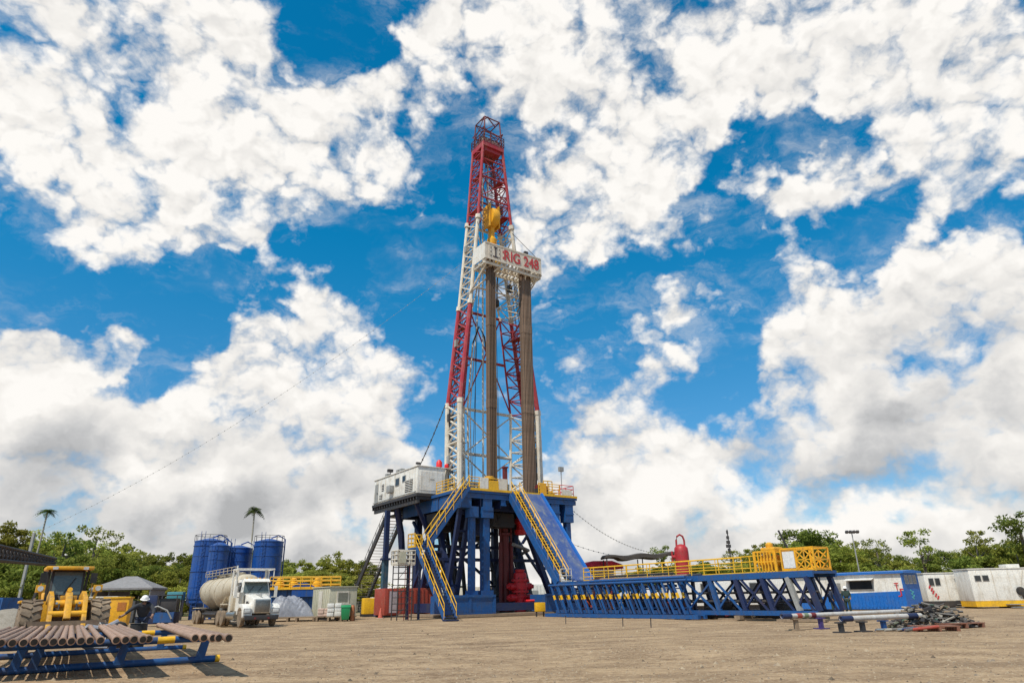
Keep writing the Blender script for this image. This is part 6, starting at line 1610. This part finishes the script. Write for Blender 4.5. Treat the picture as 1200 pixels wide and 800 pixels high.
for z, w in ((.97, .10), (.90, .16), (.84, .22), (.79, .3), (.74, .16)): t.part('box', MB().box(-w, w*.6, -.1, .1, top*z - .2, top*z + .12), DARK)
P = at_y(926, 690, 76); a, b = at_y(928, 652, 76), at_y(912, 621, 76)
t = Thing('jib_arm', 'thin dark jib arm leaning left behind the yellow cage', 'jib', (P.x, 76, 0), 0, None, (P.x, 76, 0))
t.part('mast', MB().tube((a.x, 76, 0), (a.x, 76, a.z), .12, 8), DARK); t.part('arm', MB().beam(a, b, .16).beam(a.lerp(b, .3), (a.x, 76, a.z - 1.4), .1), DARK)
P = at_y(133, 690, 110)
single('service_pole', MB().tube((0,0,0), (0,0,9.5), .12, 8, .09), CANVAS_W, 'pale bare pole before the trees behind the wheel loader', 'pole', (P.x, 110, 0))
def cable(a, b, sag, r, label, mt=DARK, dashes=0, dsz=.13):
    a, b = Vector(a), Vector(b); n = 30
    pts = [a.lerp(b, i/n) - Vector((0,0, sag*4*(i/n)*(1 - i/n))) for i in range(n+1)]
    mb = MB().path([p - a for p in pts], r, 5)
    if dashes:
        for i in range(1, dashes):
            f = i/dashes; p = a.lerp(b, f) - Vector((0,0, sag*4*f*(1-f))) - a; mb.obox(p, dsz, dsz, dsz*1.4)
    single('guy_line', mb, mt, label, 'cable', a)
cable(rw(13.0, 1.5, 10.6), at_y(770, 648, 72), 1.0, .016, 'dark beaded cable sloping from the right end of the drill floor', GREY, 34, .085)
anc = at_y(40, 640, 95); anc.z = 0.0
cable(chord(-1, 'rear')(38).copy() and rw(*chord(-1, 'rear')(38)), at_y(40, 625, 92), 2.5, .010, 'pale thin guy line running from the mast far down to the left', GREY, 70, .07)
P = at_y(40, 625, 92)
t = Thing('anchor_post', 'grey anchor post holding the pale guy line far left', 'post', (P.x, 92, 0)); t.part('post', MB().beam((0,0,0), (0,0,P.z + .1), .3), GREY); t.part('foot', MB().box(-1,1,-1,1,.01,.5), CONC)
cable(rw(*(chord(-1, 'rear')(20.5) + Vector((-.3,0,0)))), rw(-.2, 8.5, 13.6), .25, .05, 'dark hose hanging left of the lower mast', BLACK, 10)
q = at_y(725, 655, 83)
cable(rw(12.6, 10, 10.4), (q.x, 83, 5.9), .8, .018, 'grey cable drooping behind the ramp towards the shade roof', GREY, 20, .09)

# ------------------------------------------------------------------ loose stones near the camera
def stones():
    m = MB(); rnd = random.Random(77)
    for i in range(12000):
        y = 8 + 34*rnd.random()**1.7; x = rnd.uniform(-.86, .86)*y
        s = rnd.uniform(.010, .032)*(1.0 + (rnd.random() < .04)*1.4); z = HG(x, y)
        a = rnd.uniform(0, 6.28); ca, sa = math.cos(a)*s, math.sin(a)*s
        m.use(rnd.choice((0, 0, 1, 2)))
        m.add([(x+ca,y+sa,z-.004),(x-sa,y+ca*.8,z-.004),(x-ca*.9,y-sa,z-.004),(x+sa,y-ca,z-.004),(x+ca*.2,y+sa*.2,z+s*rnd.uniform(.5,1.0))], [(0,1,4),(1,2,4),(2,3,4),(3,0,4)])
    single('gravel_stones', m, [paint('stone_pale', (.36, .28, .19), .9, .3, bump=0), paint('stone_grey', (.24, .19, .14), .9, .3, bump=0), paint('stone_dark', (.12, .09, .06), .9, .3, bump=0)], 'small loose stones scattered over the gravel yard', 'gravel', kind='stuff', smooth=0)
stones()

# ------------------------------------------------------------------ trees
def leaf_mat(name, col, col2, trans=.42):
    m = bpy.data.materials.new(name); m.use_nodes = True; N = NT(m.node_tree)
    for n in list(m.node_tree.nodes): m.node_tree.nodes.remove(n)
    geo = N.n('ShaderNodeNewGeometry'); oi = N.n('ShaderNodeObjectInfo')
    pos = N.noise(N.n('ShaderNodeTexCoord').outputs['Object'], .45, 3, .6)
    k = N.math('ADD', N.math('MULTIPLY', geo.outputs['Random Per Island'], .55), N.math('MULTIPLY', N.ramp(pos, .35, .65), .45))
    c = N.mix(k, col, col2)
    hs = N.n('ShaderNodeHueSaturation'); N.put(hs.inputs['Color'], c)
    N.put(hs.inputs['Hue'], N.ramp(oi.outputs['Random'], 0, 1, .475, .515, smooth=False)); N.put(hs.inputs['Value'], N.ramp(N.math('FRACT', N.math('MULTIPLY', oi.outputs['Random'], 7.3)), 0, 1, .75, 1.3, smooth=False))
    d = N.n('ShaderNodeBsdfDiffuse'); tr = N.n('ShaderNodeBsdfTranslucent'); mx = N.n('ShaderNodeMixShader'); mx.inputs[0].default_value = trans
    N.put(d.inputs['Color'], hs.outputs[0]); N.put(tr.inputs['Color'], hs.outputs[0])
    N.put(mx.inputs[1], d.outputs[0]); N.put(mx.inputs[2], tr.outputs[0]); N.put(N.n('ShaderNodeOutputMaterial').inputs[0], mx.outputs[0])
    return m
LEAF = [leaf_mat('leaf_green', (.115, .150, .022), (.36, .37, .080)), leaf_mat('leaf_deep', (.075, .110, .022), (.25, .28, .060)), leaf_mat('leaf_lime', (.14, .175, .026), (.40, .40, .08))]
LEAF_P = leaf_mat('palm_leaf', (.028, .05, .012), (.08, .11, .03), .2)
BARK = paint('bark', (.17, .145, .11), .9, .5, (.08, .06, .045), scale=2)

def crown_mesh(name, seed, rx, rz, nclump, leaves, size, shape, mat):
    rnd = random.Random(seed); vs = []; fs = []
    cl = []
    while len(cl) < nclump:
        x, y, z = rnd.uniform(-1,1), rnd.uniform(-1,1), rnd.uniform(-1,1)
        r = math.sqrt(x*x + y*y + z*z)
        if r > 1 or r < .35: continue
        if shape == 'umbrella' and z < .05: continue
        if shape == 'tall' and rnd.random() < .3*abs(z): continue
        cl.append((x*rx*rnd.uniform(.8,1.12), y*rx*rnd.uniform(.8,1.12), z*rz, rnd.uniform(.65, 1.25)*rx*(.30 if shape != 'umbrella' else .26)))
    for cx, cy, cz, cr in cl:
        n = int(leaves*rnd.uniform(.6, 1.3))
        for i in range(n):
            a = rnd.uniform(0, 6.283); q = rnd.uniform(-1, 1); rr = cr*(rnd.random()**.45)
            s_ = math.sqrt(1 - q*q); p = Vector((cx + rr*s_*math.cos(a), cy + rr*s_*math.sin(a), cz + rr*q*(.62 if shape != 'umbrella' else .36)))
            sz = size*rnd.uniform(.6, 1.35)
            nrm = Vector((rnd.gauss(0, .6), rnd.gauss(0, .6), rnd.uniform(.1, 1.2))).normalized()
            u = nrm.cross(Vector((rnd.uniform(-1,1), rnd.uniform(-1,1), .3))).normalized()*sz; w = nrm.cross(u)*.55
            o = len(vs); vs += [p - u, p + w*.9, p + u, p - w]; fs.append((o, o+1, o+2, o+3))
    me = bpy.data.meshes.new(name); me.from_pydata(vs, [], fs); me.materials.append(mat)
    return me, cl
PROTO = {}
def tree_proto(kind, seed, h, rx, rz, nclump, leaves, size, shape, mat):
    me, cl = crown_mesh('crown', seed, rx, rz, nclump, leaves, size, shape, mat)
    cz = h - rz*.95
    for v in me.vertices: v.co.z += cz
    rnd = random.Random(seed + 1); m = MB()
    base = h*.02 + .16
    lean = (rnd.uniform(-.5,.5), rnd.uniform(-.5,.5))
    m.path([(0,0,-.2), (lean[0]*.3, lean[1]*.3, cz*.35), (lean[0], lean[1], cz*.75), (lean[0]*.8, lean[1]*.8, cz + rz*.2)], [base, base*.75, base*.6, base*.25], 8)
    for c in sorted(cl, key=lambda c: c[2])[:max(7, nclump//3)]:
        s0 = rnd.uniform(.5, .85); p0 = Vector((lean[0]*s0, lean[1]*s0, cz*s0)); p1 = Vector((c[0], c[1], cz + c[2])); mid = p0.lerp(p1, .5) + Vector((0, 0, -.3))
        m.path([p0, mid, p1], [base*.4, base*.26, base*.1], 5)
    PROTO.setdefault(kind, []).append((m.mesh('trunk', BARK), me, h))
for s in range(4): tree_proto('broad', 10 + s, 11.5 + s*.8, 4.3 + .3*s, 4.3, 46, 120, .27, 'round', LEAF[s % 3])
for s in range(3): tree_proto('tall', 30 + s, 15.0 + s, 3.8, 5.6, 46, 115, .27, 'tall', LEAF[(s + 1) % 3])
for s in range(3): tree_proto('airy', 50 + s, 12.5 + s, 3.6, 3.6, 17, 70, .24, 'round', LEAF[1 if s else 0])
for s in range(3): tree_proto('shrub', 70 + s, 4.6 + s*.7, 2.9, 2.5, 26, 95, .22, 'round', LEAF[(s*2) % 3])
tr_rnd = random.Random(4)
def plant(kind, k, x, y, scale, label, group, cat='tree', nm=None, sz=None, wide=0.0):
    tm, cm, h = PROTO[kind][k % len(PROTO[kind])]
    e = bpy.data.objects.new(nm or ('shrub' if kind == 'shrub' else 'broadleaf_tree'), None); COL.objects.link(e)
    e.location = (x, y, 0); e.rotation_euler = (0, 0, tr_rnd.uniform(0, 6.28)); wd = max(scale, wide); e.scale = (wd*tr_rnd.uniform(.92, 1.1), wd*tr_rnd.uniform(.92, 1.1), sz or scale)
    tag(e, label, cat, group)
    for n, me in (('trunk', tm), ('crown', cm)):
        o = bpy.data.objects.new(n, me); COL.objects.link(o); o.parent = e
    return e
# skyline of the wood: (u, v of the top, distance)
def row(u0, u1, y, step, tops, kinds, label, group, dz=0.0, jit=4.0):
    u = u0; i = 0
    while u < u1:
        vt = None
        for (a, va), (b, vb) in zip(tops, tops[1:]):
            if a <= u <= b: vt = va + (vb - va)*(u - a)/(b - a)
        if vt is not None:
            yy = y + tr_rnd.uniform(-jit, jit); P = at_y(u, vt, yy); h = max(2.5, P.z*tr_rnd.uniform(.86, 1.08) + dz)
            kind = kinds[tr_rnd.randrange(len(kinds))]; k = tr_rnd.randrange(4); h0 = PROTO[kind][k % len(PROTO[kind])][2]
            plant(kind, k, P.x, yy, h/h0, label, group, wide=.72 if kind != 'shrub' else .8)
        u += step*tr_rnd.uniform(.7, 1.3); i += 1
LT = [(-60, 640), (0, 636), (40, 640), (75, 622), (115, 624), (150, 640), (200, 650), (230, 642), (285, 640), (330, 652), (400, 650), (440, 662)]
row(-50, 440, 150, 26, LT, ['broad', 'tall', 'broad'], 'green broadleaf tree at the back of the wood on the left', 'trees at the back of the left wood', 0)
row(-50, 440, 128, 22, [(a, v + 9) for a, v in LT], ['broad', 'tall', 'broad'], 'green broadleaf tree in the middle of the wood on the left', 'trees in the middle of the left wood', 0)
row(-40, 440, 108, 22, [(a, v + 20) for a, v in LT], ['broad', 'broad', 'shrub'], 'bushy green tree along the front of the wood on the left', 'trees along the front of the left wood', 0)
row(-40, 430, 96, 20, [(-60, 680), (440, 684)], ['shrub'], 'low green shrub at the foot of the wood on the left', 'shrubs at the foot of the left wood', 0, 2)
RT_ = [(740, 662), (790, 656), (850, 648), (900, 636), (940, 624), (975, 630), (1020, 640), (1060, 650), (1090, 646), (1130, 634), (1165, 638), (1190, 622), (1260, 614)]
row(745, 1250, 150, 27, RT_, ['broad', 'tall', 'airy'], 'green broadleaf tree at the back of the wood on the right', 'trees at the back of the right wood', 0)
row(755, 1250, 125, 22, [(a, v + 5) for a, v in RT_], ['broad', 'broad', 'airy'], 'green broadleaf tree in the middle of the wood on the right', 'trees in the middle of the right wood', 0)
row(780, 1250, 106, 20, [(a, v + 12) for a, v in RT_], ['broad', 'shrub'], 'bushy green tree along the front of the wood on the right', 'trees along the front of the right wood', 0)
row(430, 780, 150, 30, [(420, 684), (600, 690), (740, 672), (790, 664)], ['broad', 'shrub'], 'low tree far behind the drilling rig', 'low trees far behind the rig', 0)
for kind, k, u, v, y, lab in (('airy', 1, 83, 616, 112, 'umbrella crowned tree rising above the wood behind the loader'), ('airy', 2, 118, 613, 118, 'thin crowned tree topping the wood right of the loader cab'), ('airy', 0, 1074, 621, 104, 'slender airy tree standing alone above the white trailers'), ('airy', 1, 1192, 592, 96, 'tall umbrella crowned tree at the right edge'),
                              ('airy', 2, 1022, 628, 112, 'half bare airy tree right of the lamp post'), ('airy', 0, 1140, 622, 116, 'spreading airy tree above the long white trailer'), ('airy', 1, 778, 634, 118, 'small airy tree left of the red separator'), ('broad', 1, 950, 622, 112, 'dense dark crowned tree behind the yellow cage'), ('broad', 2, 1185, 632, 98, 'dark dense tree below the tall umbrella tree at the right edge'), ('tall', 1, 12, 614, 120, 'tall bushy tree at the left edge of the wood')):
    P = at_y(u, v, y); plant(kind, k, P.x, y, P.z/PROTO[kind][k][2], lab, None, nm='broadleaf_tree')
def palm(u, v, y, label, lean):
    P = at_y(u, v, y); h = P.z - .6; rnd = random.Random(int(u))
    t = Thing('palm_tree', label, 'palm', (P.x, y, 0))
    t.part('trunk', MB().path([(lean, 0, -.1), (lean*.5, 0, h*.35), (lean*.1, 0, h*.7), (0, 0, h)], [.2, .15, .13, .11], 8), paint('palm_bark', (.36, .33, .28), .9, .4))
    vs = []; fs = []
    for i in range(20):
        a = i*2.4 + rnd.uniform(-.2, .2); el = rnd.uniform(-.1, 1.0); L = rnd.uniform(1.4, 2.0); dr = Vector((math.cos(a), math.sin(a), 0)); sd = Vector((-math.sin(a), math.cos(a), 0))
        pr = None
        for j in range(11):
            f = j/10; p = Vector((0, 0, h)) + dr*(L*f*math.cos(el*.6)) + Vector((0,0, L*(math.sin(el)*f - .75*f*f)))
            if pr is not None:
                for sg in (-1, 1):
                    w = .5*math.sin(math.pi*min(1, f*.9 + .08)); o = len(vs)
                    vs += [pr, pr + (p - pr)*.6, pr + (p - pr)*.9 + sd*sg*w + Vector((0,0,-.28*w)), pr + (p - pr)*.5 + sd*sg*w + Vector((0,0,-.28*w))]; fs.append((o, o+1, o+2, o+3))
            pr = p
    me = bpy.data.meshes.new('crown'); me.from_pydata(vs, [], fs); me.materials.append(LEAF_P)
    o = bpy.data.objects.new('crown', me); COL.objects.link(o); o.parent = t.e
palm(299, 592, 104, 'slim palm rising above the blue silos', 1.2)
palm(57, 594, 108, 'slim palm rising above the wood at the left', -.8)
